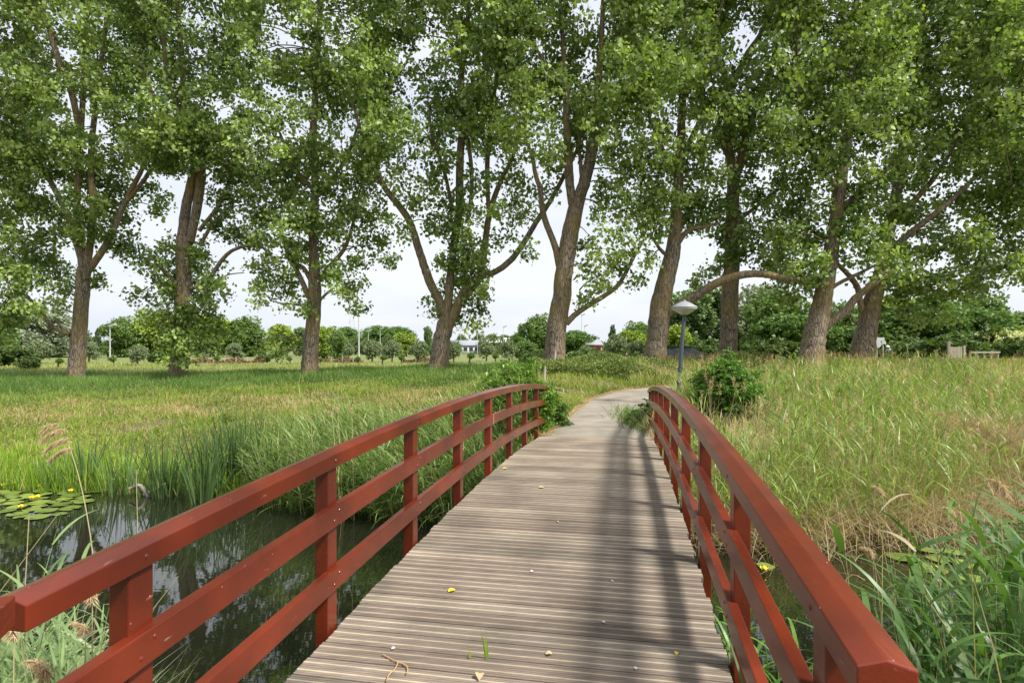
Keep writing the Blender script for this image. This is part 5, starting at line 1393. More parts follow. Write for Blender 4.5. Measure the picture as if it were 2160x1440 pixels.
for px, py, dd, hh, lb in ((478, 862, 17.5, 0.8, 'tall yellow-topped weed alone on the left bank slope'), (1275, 822, 24.0, 0.5, 'low green weed at the outer edge of the path bend'), (1540, 760, 14.0, 1.75, 'slender yellow-topped umbel plant rising from the round bush'), (1950, 905, 11.5, 0.9, 'broad-leaved dock plant in the right field')):
    x = (px - 1080) / F * dd; z = float(ter(np.array([x]), np.array([dd]))[0])
    o = sapling_bush((x, dd, z), 0.22, 0.22, hh, 8, lb, name='weed_plant', per=9, seedcol=((0.08, 0.15, 0.02), (0.30, 0.36, 0.05)), lsize=0.05)

# ------------------------------------------------------------------ reeds, cattails, plumes
def reed_acc(acc, O, height, nleaf, leafL, leafW, col_lo, col_hi, stem_w=0.008, dead=0.1, lean=0.12, wind=None, seg=5):
    N = len(O)
    if N == 0: return
    az = rng.uniform(0, 6.28, N) if wind is None else rng.normal(wind, 0.7, N)
    le = np.abs(rng.normal(0, lean, N)); e0 = math.pi / 2 - le; bend = np.abs(rng.normal(0.12, 0.15, N))
    H = height * rng.uniform(0.65, 1.15, N)
    t = rng.uniform(0, 1, (N, 1)); c = np.array(col_lo) * (1 - t) + np.array(col_hi) * t
    isdead = (rng.uniform(0, 1, (N, 1)) < dead); c = np.where(isdead, np.array([0.52, 0.43, 0.26]) * rng.uniform(0.7, 1.1, (N, 1)), c)
    acc.add(*strips(O, az, e0, bend, H, np.full(N, stem_w), 5, c * 0.9, c, base_w=1.0, power=6))
    # leaves
    for k in range(nleaf):
        f = 0.22 + 0.75 * (k + rng.uniform(0, 0.8, N)) / nleaf
        em = e0 - bend * f * 0.5
        Lh = H * f
        p = O + np.stack([np.cos(az) * np.cos(em) * Lh, np.sin(az) * np.cos(em) * Lh, np.sin(em) * Lh], 1)
        la = rng.uniform(0, 6.28, N) if wind is None else rng.normal(wind, 1.0, N)
        keep = ~(isdead[:, 0] & (rng.uniform(0, 1, N) < 0.95))
        L = leafL * rng.uniform(0.6, 1.2, N) * (0.75 + 0.5 * np.sin(f * 3.1))
        acc.add(*strips(p[keep], la[keep], rng.uniform(0.7, 1.25, N)[keep], rng.uniform(0.5, 1.9, N)[keep], L[keep], (leafW * rng.uniform(0.7, 1.2, N))[keep], seg,
                        (c * 0.95)[keep], (c * rng.uniform(0.95, 1.25, (N, 1)))[keep], twist=(la + math.pi / 2 + rng.normal(0, 0.5, N))[keep], base_w=0.45, power=1.8))
def plume_mass(acc, n, samp):
    X, Y = samp(n); k = offpath(X, Y, 1.7) & (Y > yfar(X)) & (X > RAIL_X(Y) + 1.0); X, Y = X[k], Y[k]; n = len(X)
    O = np.stack([X, Y, ter(X, Y)], 1); H = rng.uniform(0.85, 1.35, n); az = rng.uniform(0, 6.28, n); le = np.abs(rng.normal(0.1, 0.12, n))
    c = np.array([0.55, 0.45, 0.28]) * rng.uniform(0.8, 1.1, (n, 1))
    acc.add(*strips(O, az, math.pi / 2 - le, np.full(n, 0.1), H, np.full(n, 0.009), 4, c, c, base_w=1, power=6))
    top = O + np.stack([np.cos(az) * np.sin(le + 0.05) * H, np.sin(az) * np.sin(le + 0.05) * H, np.cos(le + 0.05) * H], 1)
    m = 46; idx = np.repeat(np.arange(n), m); f = rng.uniform(-1, 0.25, n * m)
    p = top[idx] + np.array([0, 0, 0.2]) * f[:, None] + rng.normal(0, 0.012, (n * m, 3))
    cc = np.array([0.60, 0.44, 0.28]) * rng.uniform(0.75, 1.2, (n, 1)); cc = cc[idx]
    acc.add(*strips(p, rng.uniform(0, 6.28, n * m), rng.uniform(0.2, 1.3, n * m), rng.uniform(0.2, 1.4, n * m), rng.uniform(0.04, 0.11, n * m), np.full(n * m, 0.009), 2, cc, cc))
RG0, RG1 = (0.11, 0.185, 0.045), (0.28, 0.37, 0.11)
# reed bed between far bank and left railing
acc = Acc()
n = 2300; X = rng.uniform(-4.8, 0.7, n); Y = yfar(X) + rng.uniform(-0.7, 2.4, n) ; k = ~under_deck(X, Y) & (X > -5 + 0.0 * Y) & ((X + 5.0) > rng.uniform(0, 1.4, n)); X, Y = X[k], Y[k]
reed_acc(acc, np.stack([X, Y, np.maximum(ter(X, Y), WZ - 0.25)], 1), 1.4, 7, 0.48, 0.02, RG0, RG1, dead=0.14, wind=3.4)
acc.build('reed_bed', M_reed); tag(bpy.data.objects['reed_bed'], 'dense green reed bed behind the left railing', 'reeds', kind='stuff')
# reeds at near left corner
acc = Acc()
n = 1050; Y = rng.uniform(2.2, 4.2, n); X = (rng.uniform(-260, 185, n) - 1080) / F * Y
reed_acc(acc, np.stack([X, Y, np.maximum(ter(X, Y), WZ - 0.3)], 1), 2.42 - 0.34 * Y, 8, 0.36, 0.018, (0.12, 0.20, 0.07), (0.25, 0.35, 0.14), stem_w=0.006, dead=0.22, wind=2.6, lean=0.2, seg=7)
n = 170; Y = rng.uniform(2.2, 4.0, n); X = (rng.uniform(-250, 190, n) - 1080) / F * Y; c = np.array([0.66, 0.57, 0.38]) * rng.uniform(0.8, 1.1, (n, 1))
acc.add(*strips(np.stack([X, Y, np.full(n, WZ) + rng.uniform(0.1, 0.7, n)], 1), rng.normal(0.2, 0.8, n), rng.uniform(0.3, 1.35, n), rng.uniform(-0.1, 0.3, n), rng.uniform(0.6, 1.1, n), np.full(n, 0.005), 4, c, c, base_w=1, power=5))
acc.build('near_left_reeds', M_reed); tag(bpy.data.objects['near_left_reeds'], 'green reeds crowding the near bank at the bottom left corner', 'reeds', kind='stuff')
# reeds at near right
acc = Acc()
n = 470; Y = rng.uniform(2.4, 4.8, n); pxr = 2420 - 560 * rng.uniform(0, 1, n) ** 1.8; X = (pxr - 1080) / F * Y
k = X > 1.25 + 0.22 * Y; X, Y, pxr = X[k], Y[k], pxr[k]
reed_acc(acc, np.stack([X, Y, np.maximum(ter(X, Y), WZ - 0.3)], 1), (3.0 - 0.26 * Y) * np.interp(pxr, [1860, 2000, 2200], [0.55, 0.88, 1.0]), 6, 0.52, 0.034, (0.055, 0.13, 0.03), (0.14, 0.25, 0.06), stem_w=0.008, dead=0.18, lean=0.12, seg=8)
n = 90; u_ = rng.uniform(1.7, 4.6, n); v_ = 0.62 + np.abs(rng.normal(0, 0.22, n)); X = v_ * CT + u_ * ST; Y = -v_ * ST + u_ * CT
reed_acc(acc, np.stack([X, Y, np.full(n, WZ - 0.2)], 1), 1.25, 5, 0.5, 0.024, (0.08, 0.19, 0.03), (0.18, 0.34, 0.05), stem_w=0.008, dead=0.05, lean=0.1, seg=8)
n = 14; X = rng.uniform(1.0, 1.25, n); Y = rng.uniform(1.7, 2.1, n)
reed_acc(acc, np.stack([X, Y, np.full(n, -0.95)], 1), 0.95, 4, 0.62, 0.030, (0.05, 0.13, 0.04), (0.10, 0.2, 0.06), dead=0.0, lean=0.25, wind=2.7, seg=8)
n = 60; Y = rng.uniform(2.6, 4.8, n); X = (rng.uniform(1820, 2350, n) - 1080) / F * Y; c = np.array([0.66, 0.55, 0.36]) * rng.uniform(0.8, 1.1, (n, 1))
acc.add(*strips(np.stack([X, Y, np.full(n, WZ)], 1), rng.uniform(0, 6.28, n), rng.uniform(1.2, 1.55, n), rng.uniform(-0.1, 0.2, n), rng.uniform(1.0, 1.75, n), np.full(n, 0.009), 4, c, c, base_w=1, power=6))
acc.build('near_right_reeds', M_reed); tag(bpy.data.objects['near_right_reeds'], 'broad-bladed green reeds on the near right bank outside the railing', 'reeds', kind='stuff')
# reeds right middle: along the right waterline
acc = Acc()
n = 5200; X = 2.2 + 13 * rng.uniform(0, 1, n) ** 1.5; Y = yfar(X) + 8.0 * rng.uniform(-0.04, 1, n); k = ~under_deck(X, Y) & offpath(X, Y, 1.6) & (((X - 4.5) / 1.0) ** 2 + ((Y - 12.4) / 1.6) ** 2 > 1); X, Y = X[k], Y[k]
reed_acc(acc, np.stack([X, Y, ter(X, Y)], 1), 1.05 + 0.35 * patch_noise(X, Y, 1.1), 6, 0.44, 0.023, (0.11, 0.20, 0.035), (0.32, 0.43, 0.09), dead=0.38, lean=0.16)
plume_mass(acc, 560, lambda n: (rng.uniform(3, 17, n), rng.uniform(9.5, 20, n)))
n = 9000; X = 2.4 + 20 * rng.uniform(0, 1, n) ** 1.2; Y = yfar(X) + 11 * rng.uniform(0, 1, n)
k = ~under_deck(X, Y) & offpath(X, Y, 1.7) & (patch_noise(X, Y, 1.3, 3.0) > 0.35) & (((X - 4.5) / 1.0) ** 2 + ((Y - 12.4) / 1.6) ** 2 > 1); X, Y = X[k], Y[k]; n = len(X)
c = np.array([0.62, 0.53, 0.35]) * rng.uniform(0.75, 1.15, (n, 1))
acc.add(*strips(np.stack([X, Y, ter(X, Y)], 1), rng.uniform(0, 6.28, n), rng.uniform(1.0, 1.56, n), rng.uniform(0.0, 0.7, n), rng.uniform(0.6, 1.15, n), rng.uniform(0.006, 0.011, n), 4, c, c, base_w=1, power=3))
acc.build('right_bank_reeds', M_reed); tag(bpy.data.objects['right_bank_reeds'], 'reeds mixed with dead stems along the far right bank', 'reeds', kind='stuff')

# cattail clumps standing in the shallow water
def cattail_mesh(seed, n, h):
    global rng
    keep = rng; rng = np.random.default_rng(seed)
    acc = Acc(); r_ = rng.normal(0, 0.13, (n, 2))
    O = np.stack([r_[:, 0], r_[:, 1], np.zeros(n)], 1)
    t = rng.uniform(0, 1, (n, 1)); c = np.array([0.06, 0.12, 0.035]) * (1 - t) + np.array([0.15, 0.24, 0.085]) * t
    az = np.arctan2(r_[:, 1], r_[:, 0])
    acc.add(*strips(O, az, math.pi / 2 - np.abs(rng.normal(0.05, 0.13, n)), np.abs(rng.normal(0.15, 0.25, n)), h * rng.uniform(0.6, 1.1, n), rng.uniform(0.017, 0.030, n), 6, c * 0.9, c, base_w=1, power=3))
    me = np_mesh('cattail', np.concatenate(acc.V), np.concatenate(acc.Q), np.concatenate(acc.C)); me.materials.append(M_reed)
    rng = keep; return me
CM = [cattail_mesh(11, 64, 1.5), cattail_mesh(12, 40, 1.25), cattail_mesh(13, 90, 1.65)]
for px, yoff, mi, sc, lb in [
    (180, 0.15, 1, 0.9, 'thin cattail clump behind the leaning plume at the left'), (262, -0.1, 1, 1.0, 'cattail clump left of the driftwood branch'),
    (345, -0.2, 0, 1.0, 'tall cattail clump right of the driftwood branch'), (372, 0.0, 1, 0.8, 'small cattail clump beside the tall clump'),
    (425, -0.55, 0, 0.95, 'cattail clump standing furthest into the water'), (455, 0.2, 2, 1.0, 'bushy cattail clump behind the clump in the water'),
    (490, 0.35, 2, 1.05, 'dense cattail clump at the start of the reed bed'), (525, 0.6, 2, 1.05, 'tallest dark cattail clump by the reed bed'),
    (560, 0.4, 0, 1.1, 'cattail clump touching the reed bed'), (120, 0.2, 1, 0.7, 'short cattail clump above the lily pads')]:
    Y = float(yfar(np.array([(px - 1080) / F * 11.5]))[0]) + yoff
    X = (px - 1080) / F * Y
    o = bpy.data.objects.new('cattail_clump', CM[mi]); COL.objects.link(o)
    o.location = (X, Y, max(float(ter(np.array([X]), np.array([Y]))[0]), WZ - 0.15)); o.scale = (sc, sc, sc); o.rotation_euler = (0, 0, rng.uniform(0, 6.28))
    tag(o, lb, 'cattails', 'cattail clumps at the far waterline')

# reed stems with feathery plumes, each one a thing
def plume_reed(base, tip, bow, plumeL, label, droop_az=math.pi, stem_r=0.0035, nst=420, colr=(0.56, 0.42, 0.27)):
    base = np.array(base, float); tip = np.array(tip, float)
    o = empty('plume_reed', tuple(base)); tag(o, label, 'dry reed', 'dry reed stems with feathery plumes')
    e = tip - base; m = e * 0.55 + np.array(bow)
    ts = np.linspace(0, 1, 9); pts = [2 * m * t * (1 - t) + e * t * t for t in ts]
    a = Acc(); a.add(*tube(pts, np.linspace(stem_r, stem_r * 0.5, 9), 5, 0, 1, (0.62, 0.52, 0.34))); a.build('stem', M_reed, o, True)
    a = Acc()
    d_ = pts[-1] - pts[-2]; d_ /= np.linalg.norm(d_)
    f = rng.uniform(0, 1, nst)
    h = np.array([math.cos(droop_az), math.sin(droop_az), 0])
    ax = pts[-1] + d_ * (f[:, None] - 0.35) * plumeL * 0.7 + h * (f[:, None] ** 2) * plumeL * 0.45 + np.array([0, 0, -1]) * (f[:, None] ** 2) * plumeL * 0.35
    az = np.where(rng.uniform(0, 1, nst) < 0.7, rng.normal(droop_az, 0.8, nst), rng.uniform(0, 6.28, nst))
    L = plumeL * rng.uniform(0.12, 0.32, nst) * (1.15 - 0.6 * f)
    c = np.array(colr) * rng.uniform(0.65, 1.25, (nst, 1))
    a.add(*strips(ax, az, rng.uniform(-0.7, 0.7, nst), rng.uniform(0.4, 1.4, nst), L, np.full(nst, 0.0022 + stem_r * 0.45), 3, c, c * 1.15))
    a.build('plume', M_grass, o)
    return o
def onwater(px, py, d): p = P(px, py, d); return p
# the big leaning plume at left
b_ = P(196, 1130, 6.6); bp_ = plume_reed((b_[0] + 0.05, 6.6, WZ - 0.1), P(140, 925, 6.6), (0.12, 0, 0.15), 0.2, 'tall leaning dry reed whose tan plume hangs over the lily pads', stem_r=0.008, nst=60)
a = Acc()
for (qx, qy, ln) in ((134, 905, 0.24), (146, 925, 0.27), (152, 945, 0.25), (122, 893, 0.18)):
    p0 = P(qx, qy, 6.6) - np.array(bp_.location); m = 620; f = rng.uniform(0, 1, m)
    ax = p0 + np.stack([-ln * 0.95 * f, rng.normal(0, 0.02, m), -0.55 * ln * f ** 2], 1) + rng.normal(0, 0.006, (m, 3))
    cc = np.array([0.75, 0.60, 0.42]) * rng.uniform(0.75, 1.15, (m, 1))
    a.add(*strips(ax, rng.normal(math.pi, 0.5, m), rng.uniform(-1.2, 0.1, m), rng.uniform(0.1, 0.6, m), rng.uniform(0.03, 0.085, m), np.full(m, 0.006), 3, cc, cc * 1.1))
a.build('plume', M_grass, bp_)
plume_reed((P(292, 1060, 8.0)[0], 8.0, WZ - 0.1), P(287, 990, 8.0), (0, 0, 0), 0.03, 'bare broken dry stem standing upright in the water left of centre', stem_r=0.007, nst=8)
k = 0
pl = [ # px,py,depth of tip, base px, base depth, plume, label
    (700, 868, 9.6, 722, 9.4, 0.22, 'tan plume left of the group above the left railing'), (712, 858, 9.9, 726, 9.6, 0.26, 'tall tan plume in the group above the left railing'),
    (742, 860, 9.8, 748, 9.6, 0.20, 'tan plume right of the group above the left railing'), (655, 880, 10.0, 670, 9.8, 0.14, 'small tan plume left of the group of three'),
    (195, 1245, 2.3, 190, 2.2, 0.16, 'tan plume hanging under the near left top rail'), (180, 1320, 2.3, 178, 2.25, 0.11, 'small tan plume above the near left middle rail'),
    (100, 1405, 2.1, 92, 2.0, 0.16, 'tan plume lying low at the bottom left'), (30, 1325, 2.2, 20, 2.1, 0.13, 'tan plume at the left frame edge below the rail end'),
    (1860, 1030, 6.0, 1905, 5.6, 0.22, 'tan plume above the dry straw right of the railing'), (2010, 1075, 5.0, 2030, 4.8, 0.18, 'upright tan plume among the right reeds'),
    (1840, 1160, 5.0, 1860, 4.8, 0.20, 'tan plume beside the right lily pads'), (2120, 1020, 4.2, 2150, 4.0, 0.28, 'brown plume near the right frame edge'),
    (1610, 870, 9.5, 1620, 9.4, 0.2, 'tan plume in the grass close to the right railing'), (1700, 940, 9.0, 1705, 8.9, 0.16, 'tan plume low in the middle of the right field'),
    (1820, 845, 12.5, 1828, 12.4, 0.2, 'upright tan plume in the right field'), (1990, 870, 12.0, 1996, 11.9, 0.2, 'tan plume left of the dock plant'),
    (2045, 800, 15.0, 2050, 15, 0.26, 'reddish plume in the far right field'), (1905, 760, 17.0, 1910, 17, 0.25, 'reddish plume below the cyclist'),
    (2090, 830, 13.0, 2095, 13, 0.22, 'reddish plume near the right edge of the field'), (1760, 800, 16, 1765, 16, 0.2, 'tan plume below the ninth poplar'),
    (1645, 835, 13, 1650, 13, 0.2, 'tan plume right of the round bush'), (1930, 905, 10.5, 1935, 10.5, 0.2, 'tan plume over the straw tangle'),
    (2055, 940, 9.5, 2060, 9.5, 0.22, 'tan plume deep in the right straw tangle'), (1590, 930, 8.6, 1600, 8.5, 0.15, 'tan plume just outside the right railing'),
    (860, 950, 9.4, 868, 9.2, 0.13, 'brown plume seen between the left railing posts'), (950, 1010, 9.0, 955, 8.9, 0.12, 'brown plume low between the left railing posts')]
for px, py, dd, bpx, bd, L, lb in pl:
    tip = P(px, py, dd); bx_ = (bpx - 1080) / F * bd
    gz = max(float(ter(np.array([bx_]), np.array([bd]))[0]), WZ - 0.2)
    red = (0.52, 0.30, 0.18) if 'reddish' in lb else (0.56, 0.42, 0.27)
    plume_reed((bx_, bd, gz), tip, (0, 0, 0.05), L, lb, stem_r=0.0035 if dd < 7 else 0.006, nst=700 if dd < 7 else 320, colr=red)
# bare pale stems, right foreground and left foreground
for i, (px, py, dd, bqx, bqy, lb) in enumerate([
    (1482, 1035, 0, 0, 0, None), (1838, 1040, 4.2, 1905, 1400, 'pale dry stem crossing the right lily pads'), (1965, 1035, 3.6, 1990, 1440, 'pale dry stem rising from the right reeds'),
    (2105, 1000, 3.4, 2120, 1440, 'thick pale dry stem near the right frame edge'), (1950, 1255, 2.6, 2060, 1430, 'broken slanting dry stem at the bottom right'),
    (2145, 1180, 3.2, 2150, 1440, 'pale dry stem beside the right frame edge'), (1775, 1010, 4.6, 1890, 1330, 'slanting pale stem beside the right top rail'),
    (60, 1090, 3.2, 40, 1330, 'slanting pale stem over the water at the left edge'), (120, 1085, 3.0, 0, 1240, 'long pale stem slanting up from the left edge'),
    (375, 1215, 3.0, 225, 1400, 'thin pale seed stem leaning right over the dark water')]):
    if not lb: continue
    tip = P(px, py, dd); q = P(bqx, bqy, dd)
    dirn = (q - tip); q2 = tip + dirn * max(1.0, (tip[2] - WZ) / max(0.05, tip[2] - q[2]))
    a = Acc(); ts = np.linspace(0, 1, 7); e = tip - q2
    a.add(*tube([e * t + np.array([0.02 * math.sin(t * 3), 0, 0]) for t in ts], np.linspace(0.005, 0.002, 7), 5, 0, 1, (0.62, 0.52, 0.34)))
    o = a.build('dry_reed_stem', M_reed, None, True); o.location = tuple(q2); tag(o, lb, 'dry reed', 'bare pale reed stems')

# ------------------------------------------------------------------ driftwood at the far waterline
dw = empty('driftwood_branch', (P(312, 1020, 11.2)[0], 11.15, WZ)); tag(dw, 'pale forked driftwood branch lying at the far waterline', 'driftwood')
a = Acc()
a.add(*tube([(-0.32, 0, 0.14), (-0.12, 0, 0.20), (0.0, 0, 0.06), (0.05, 0, -0.05)], [0.02, 0.035, 0.04, 0.03], 7, 0.08, 3))
a.build('branch', M_stake, dw, True)
a = Acc()
a.add(*tube([(-0.05, 0.03, 0.02), (0.12, 0, 0.10), (0.35, 0, 0.24)], [0.04, 0.035, 0.02], 7, 0.08, 3)); a.add(*tube([(0.10, 0, 0.09), (0.08, 0, 0.22), (0.10, 0, 0.30)], [0.015, 0.012, 0.005], 5, 0.05, 2))
a.build('branch', M_stake, dw, True)

# ------------------------------------------------------------------ water lilies
def pad_mesh(r=0.13, seg=22, notch=0.35):
    V = [(0, 0, 0.004)]; 
    for i in range(seg + 1):
        t = notch / 2 + (2 * math.pi - notch) * i / seg
        V.append((math.cos(t) * r * (1 + 0.03 * math.sin(5 * t)), math.sin(t) * r, 0.008 + 0.004 * math.sin(3 * t)))
    for i in range(seg + 1):
        t = notch / 2 + (2 * math.pi - notch) * i / seg
        V.append((math.cos(t) * r * 0.5, math.sin(t) * r * 0.5, 0.004))
    Q = []
    for i in range(seg): Q.append((1 + i, 2 + i, seg + 3 + i, seg + 2 + i))
    me = bpy.data.meshes.new('lily_pad'); F_ = [tuple(q) for q in Q] + [(0, seg + 2 + i, seg + 3 + i) for i in range(seg)]
    me.from_pydata(V, [], F_); me.update()
    for p_ in me.polygons: p_.use_smooth = True
    return me
def padmat(name, c0, c1):
    m, n, l, b, out = newmat(name)
    oi = n.new('ShaderNodeObjectInfo'); cr = n.new('ShaderNodeValToRGB')
    cr.color_ramp.elements[0].color = (*c0, 1); cr.color_ramp.elements[1].color = (*c1, 1)
    l.new(oi.outputs['Random'], cr.inputs['Fac'])
    tc = n.new('ShaderNodeTexCoord'); nz = n.new('ShaderNodeTexNoise'); nz.inputs['Scale'].default_value = 14; nz.inputs['Detail'].default_value = 4
    l.new(tc.outputs['Object'], nz.inputs['Vector'])
    mr = n.new('ShaderNodeMapRange'); mr.inputs['To Min'].default_value = 0.7; mr.inputs['To Max'].default_value = 1.3; l.new(nz.outputs['Fac'], mr.inputs['Value'])
    vm = n.new('ShaderNodeVectorMath'); vm.operation = 'SCALE'; l.new(cr.outputs['Color'], vm.inputs[0]); l.new(mr.outputs[0], vm.inputs['Scale'])
    l.new(vm.outputs[0], b.inputs['Base Color']); b.inputs['Roughness'].default_value = 0.38
    return m
M_pad = padmat('lily_pad_green', (0.10, 0.15, 0.03), (0.24, 0.31, 0.06))
PM = pad_mesh(); PM.materials.append(M_pad)
def pad(x, y, s, label, group):
    o = bpy.data.objects.new('lily_pad', PM); COL.objects.link(o); o.location = (x, y, WZ + 0.003 + rng.uniform(0, 0.004)); o.scale = (s, s, 1)
    o.rotation_euler = (rng.normal(0, 0.02), rng.normal(0, 0.02), rng.uniform(0, 6.28)); tag(o, label, 'lily pad', group)
placed = []
def try_pad(x, y, s, lb, gr, gap=0.85):
    for q in placed:
        if math.hypot(q[0] - x, q[1] - y) < 0.13 * (q[2] + s) * gap: return False
    placed.append((x, y, s)); pad(x, y, s, lb, gr); return True
cnt = 0
for _ in range(1500):
    py = rng.uniform(1022, 1092); dd = (EYE - WZ) * F / (py - HZ); px = rng.uniform(-120, 205 - (py - 1022) * 1.1)
    if dd > 11.55: continue
    if try_pad((px - 1080) / F * dd, dd, rng.uniform(0.8, 1.45), 'round green lily pad floating in the far left patch', 'lily pads in the left patch'): cnt += 1
    if cnt > 85: break
for px, py, lb in ((215, 1035, 'lone lily pad right of the left patch near the bank'), (178, 1058, 'lily pad at the inner edge of the left patch')):
    dd = (EYE - WZ) * F / (py - HZ); try_pad((px - 1080) / F * dd, dd, 1.2, lb, 'lily pads in the left patch', 0.2)
for px, py, s_, lb in ((1905, 1176, 1.5, 'largest round lily pad in the open water right of the railing'), (1955, 1160, 1.2, 'lily pad just behind the largest right pad'), (1985, 1180, 1.3, 'lily pad right of the largest right pad'),
                       (1965, 1200, 1.35, 'lily pad with yellow decayed rim among the right pads'), (2035, 1190, 1.2, 'lily pad at the right of the open water'), (2050, 1220, 1.2, 'nearest lily pad among the right reeds'), (1615, 1195, 0.85, 'small single lily pad beside the right railing'),
                       (2010, 1165, 1.1, 'dark lily pad behind the right reeds'), (2090, 1180, 1.2, 'lily pad at the far right of the row')):
    dd = (EYE - WZ) * F / (py - HZ); try_pad((px - 1080) / F * dd, dd, s_, lb, 'lily pads right of the bridge', 0.3)
cnt = 0
for _ in range(600):
    py = rng.uniform(1045, 1100); dd = (EYE - WZ) * F / (py - HZ); px = rng.uniform(2000, 2230); x = (px - 1080) / F * dd
    if dd > float(yfar(np.array([x]))[0]) - 0.1: continue
    if try_pad(x, dd, rng.uniform(0.7, 1.3), 'lily pad in the distant patch by the right frame edge', 'lily pads in the far right patch'): cnt += 1
    if cnt > 30: break
# yellow flowers
bm = bmesh.new()
for i in range(6):
    a_ = i * math.pi / 3
    vs = [bm.verts.new(v) for v in ((0.004 * math.cos(a_), 0.004 * math.sin(a_), 0), (0.035 * math.cos(a_ - 0.5), 0.035 * math.sin(a_ - 0.5), 0.018), (0.05 * math.cos(a_), 0.05 * math.sin(a_), 0.04), (0.035 * math.cos(a_ + 0.5), 0.035 * math.sin(a_ + 0.5), 0.018))]
    bm.faces.new(vs)
bmesh.ops.create_uvsphere(bm, u_segments=10, v_segments=6, radius=0.03, matrix=Matrix.Translation((0, 0, 0.02)))
FM = bpy.data.meshes.new('lily_flower'); bm.to_mesh(FM); bm.free(); FM.materials.append(M_yellow)
for px, py, lb in ((32, 1025, 'yellow lily flower at the back of the left patch'), (83, 1031, 'yellow lily flower right of the one at the back of the left patch'), (172, 1022, 'yellow lily flower by the cattails'), (68, 1055, 'left of two adjacent yellow lily flowers'), (80, 1053, 'right of two adjacent yellow lily flowers'), (45, 1074, 'yellow lily flower nearest the camera in the left patch'), (8, 1028, 'yellow lily flower at the left frame edge'), (150, 1040, 'small yellow lily flower in the middle of the left patch'),
                   (1975, 1208, 'yellow flower touching the decayed rim pad on the right'), (1612, 1208, 'yellow floating flower beside the right railing')):
    dd = (EYE - WZ) * F / (py - HZ)
    o = bpy.data.objects.new('lily_flower', FM); COL.objects.link(o); o.location = ((px - 1080) / F * dd, dd, WZ + 0.03); o.scale = (1.25,) * 3; tag(o, lb, 'flower', 'yellow water lily flowers')

rb = empty('reed_leaf', tuple(np.array(B(1.75, 0.62, -0.35)))); tag(rb, 'broad blue-green reed blade reaching over the right edge of the deck', 'reed leaf')
a = Acc(); a.add(*strips(np.array([[0, 0, 0], [0.02, 0.05, 0.02], [0.03, -0.06, 0]]), np.array([2.65, 2.5, 2.9]), np.array([1.0, 1.15, 0.9]), np.array([1.05, 1.5, 1.2]), np.array([0.72, 0.5, 0.5]), np.array([0.036, 0.03, 0.026]), 10, np.array([0.05, 0.12, 0.06]), np.array([0.12, 0.22, 0.11]), twist=np.array([1.0, 1.0, 1.3]), base_w=0.5))
a.build('blade', M_reed, rb)

# ------------------------------------------------------------------ small things on the deck
def deck_pt(px, py):
    dd = (EYE) * F / (py - HZ)
    for _ in range(6):
        X = (px - 1080) / F * dd; u = X * ST + dd * CT; dd = (EYE - zd(u)) * F / (py - HZ)
    X = (px - 1080) / F * dd; u = X * ST + dd * CT
    return np.array([X, dd, zd(u) + 0.003])
def flat_leaf(px, py, s_, rot, mat, label, curl=0.008):
    p = deck_pt(px, py); n = 9; V = []; F_ = []
    for i in range(n):
        t = i / (n - 1); w_ = math.sin(math.pi * min(1, t * 0.97 + 0.02)) ** 0.8 * 0.42 * s_
        V += [((t - 0.5) * s_, -w_, curl * math.sin(t * 3) + 0.004), ((t - 0.5) * s_, 0, 0.001 + curl * math.sin(t * 3)), ((t - 0.5) * s_, w_, curl * math.sin(t * 3) + 0.006)]
    for i in range(n - 1):
        for j in range(2): F_.append((i * 3 + j, i * 3 + j + 1, i * 3 + 4 + j, i * 3 + 3 + j))
    o = link('fallen_leaf', np_mesh('fallen_leaf', np.array(V), np.array(F_), None, True), mat); o.location = tuple(p); o.rotation_euler = (0, 0, rot)
    tag(o, label, 'leaf', 'fallen leaves and bits on the deck'); return o
M_buff = speckle_mat('dry_leaf_buff', (0.42, 0.3, 0.16), (0.6, 0.45, 0.25), 60)
M_drop = speckle_mat('white_dropping', (0.6, 0.58, 0.52), (0.8, 0.78, 0.72), 60)
flat_leaf(953, 1247, 0.05, 0.6, M_yellow, 'bright yellow fallen leaf in the left middle of the deck')
flat_leaf(1427, 1380, 0.025, 1.2, M_yellow, 'small orange-yellow leaf by the reed blade at the deck edge')
flat_leaf(1142, 1029, 0.06, 0.2, M_buff, 'buff fallen leaf near the far middle of the deck')
flat_leaf(1065, 989, 0.06, 0.3, M_yellow, 'yellow-green leaf at the far left of the deck')
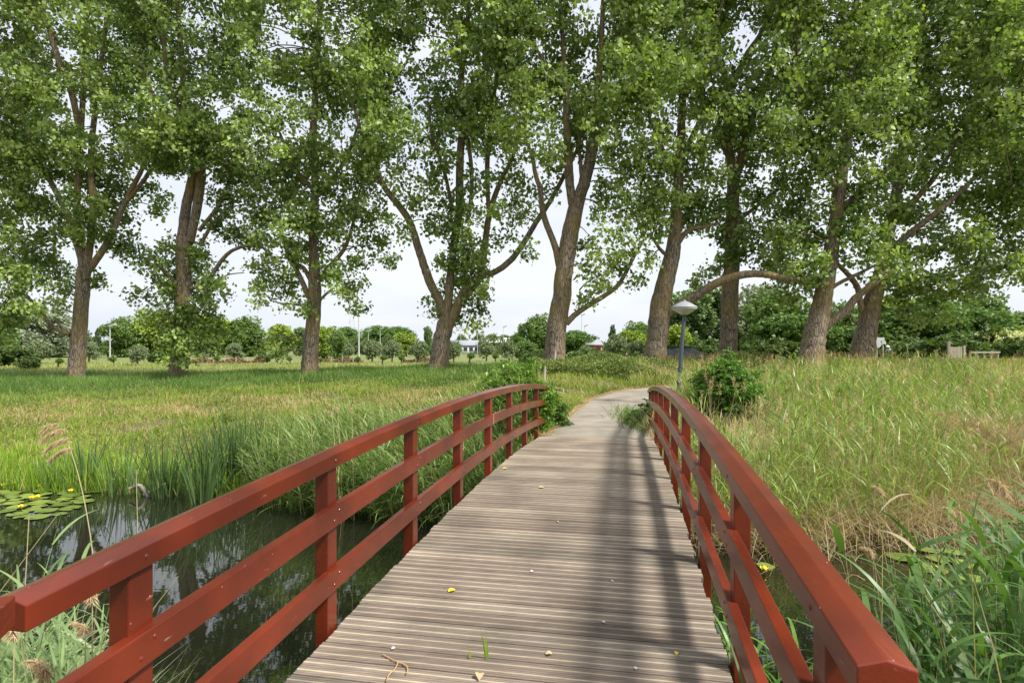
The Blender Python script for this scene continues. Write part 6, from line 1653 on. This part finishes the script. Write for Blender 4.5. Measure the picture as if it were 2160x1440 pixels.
flat_leaf(1012, 1430, 0.05, 1.5, M_buff, 'curled dry leaf at the bottom edge of the deck', 0.02)
flat_leaf(1158, 1381, 0.035, 0.1, M_buff, 'faint buff leaf right of the grass sprout')
for px, py, lb in ((1122, 1206, 'white speck in the middle of the deck'), (1291, 1227, 'white speck right of the middle of the deck'), (1176, 1101, 'white speck in the far middle of the deck'), (1341, 1411, 'white speck at the lower right of the deck'), (830, 1369, 'whitish blob near the left deck edge'), (1273, 1314, 'white speck in the lower right half of the deck')):
    flat_leaf(px, py, 0.022, rng.uniform(0, 3), M_drop, lb, 0.003)
def twig(pts, label, r_=0.0035):
    P3 = [deck_pt(*q) + np.array([0, 0, 0.006]) for q in pts]; o0 = P3[0]
    a = Acc(); a.add(*tube([p - o0 for p in P3], [r_] * len(P3), 5, 0, 3, (0.62, 0.42, 0.24))); return a, o0
a, o0 = twig([(808, 1383), (828, 1394), (840, 1399), (856, 1406), (860, 1416), (857, 1424)], '')
P3 = [deck_pt(*q) + np.array([0, 0, 0.006]) - o0 for q in [(840, 1399), (832, 1415), (820, 1426), (815, 1440)]]
a.add(*tube(P3, [0.0035] * 4, 5, 0, 3, (0.62, 0.42, 0.24)))
o = a.build('dry_twig', M_grass, None, True); o.location = tuple(o0); tag(o, 'forked tan dry twig lying at the bottom left of the deck', 'twig')
# grass sprouts in a plank gap
for px, py, hh, nb2, lb in ((1028, 1390, 0.16, 3, 'upright green grass blade sprouting from a deck joint'), (992, 1388, 0.045, 4, 'tiny green sprout left of the upright grass blade')):
    p = deck_pt(px, py); a = Acc(); n = nb2
    a.add(*strips(np.zeros((n, 3)) + rng.normal(0, 0.004, (n, 3)) * [1, 1, 0], rng.uniform(0, 6.28, n), np.full(n, 1.5), rng.uniform(0, 0.25, n), hh * rng.uniform(0.7, 1.05, n), np.full(n, 0.009), 5, np.array([0.22, 0.36, 0.03]), np.array([0.35, 0.48, 0.06]), twist=rng.normal(0, 0.4, n)))
    o = a.build('grass_sprout', M_reed); o.location = tuple(p); tag(o, lb, 'grass sprout')
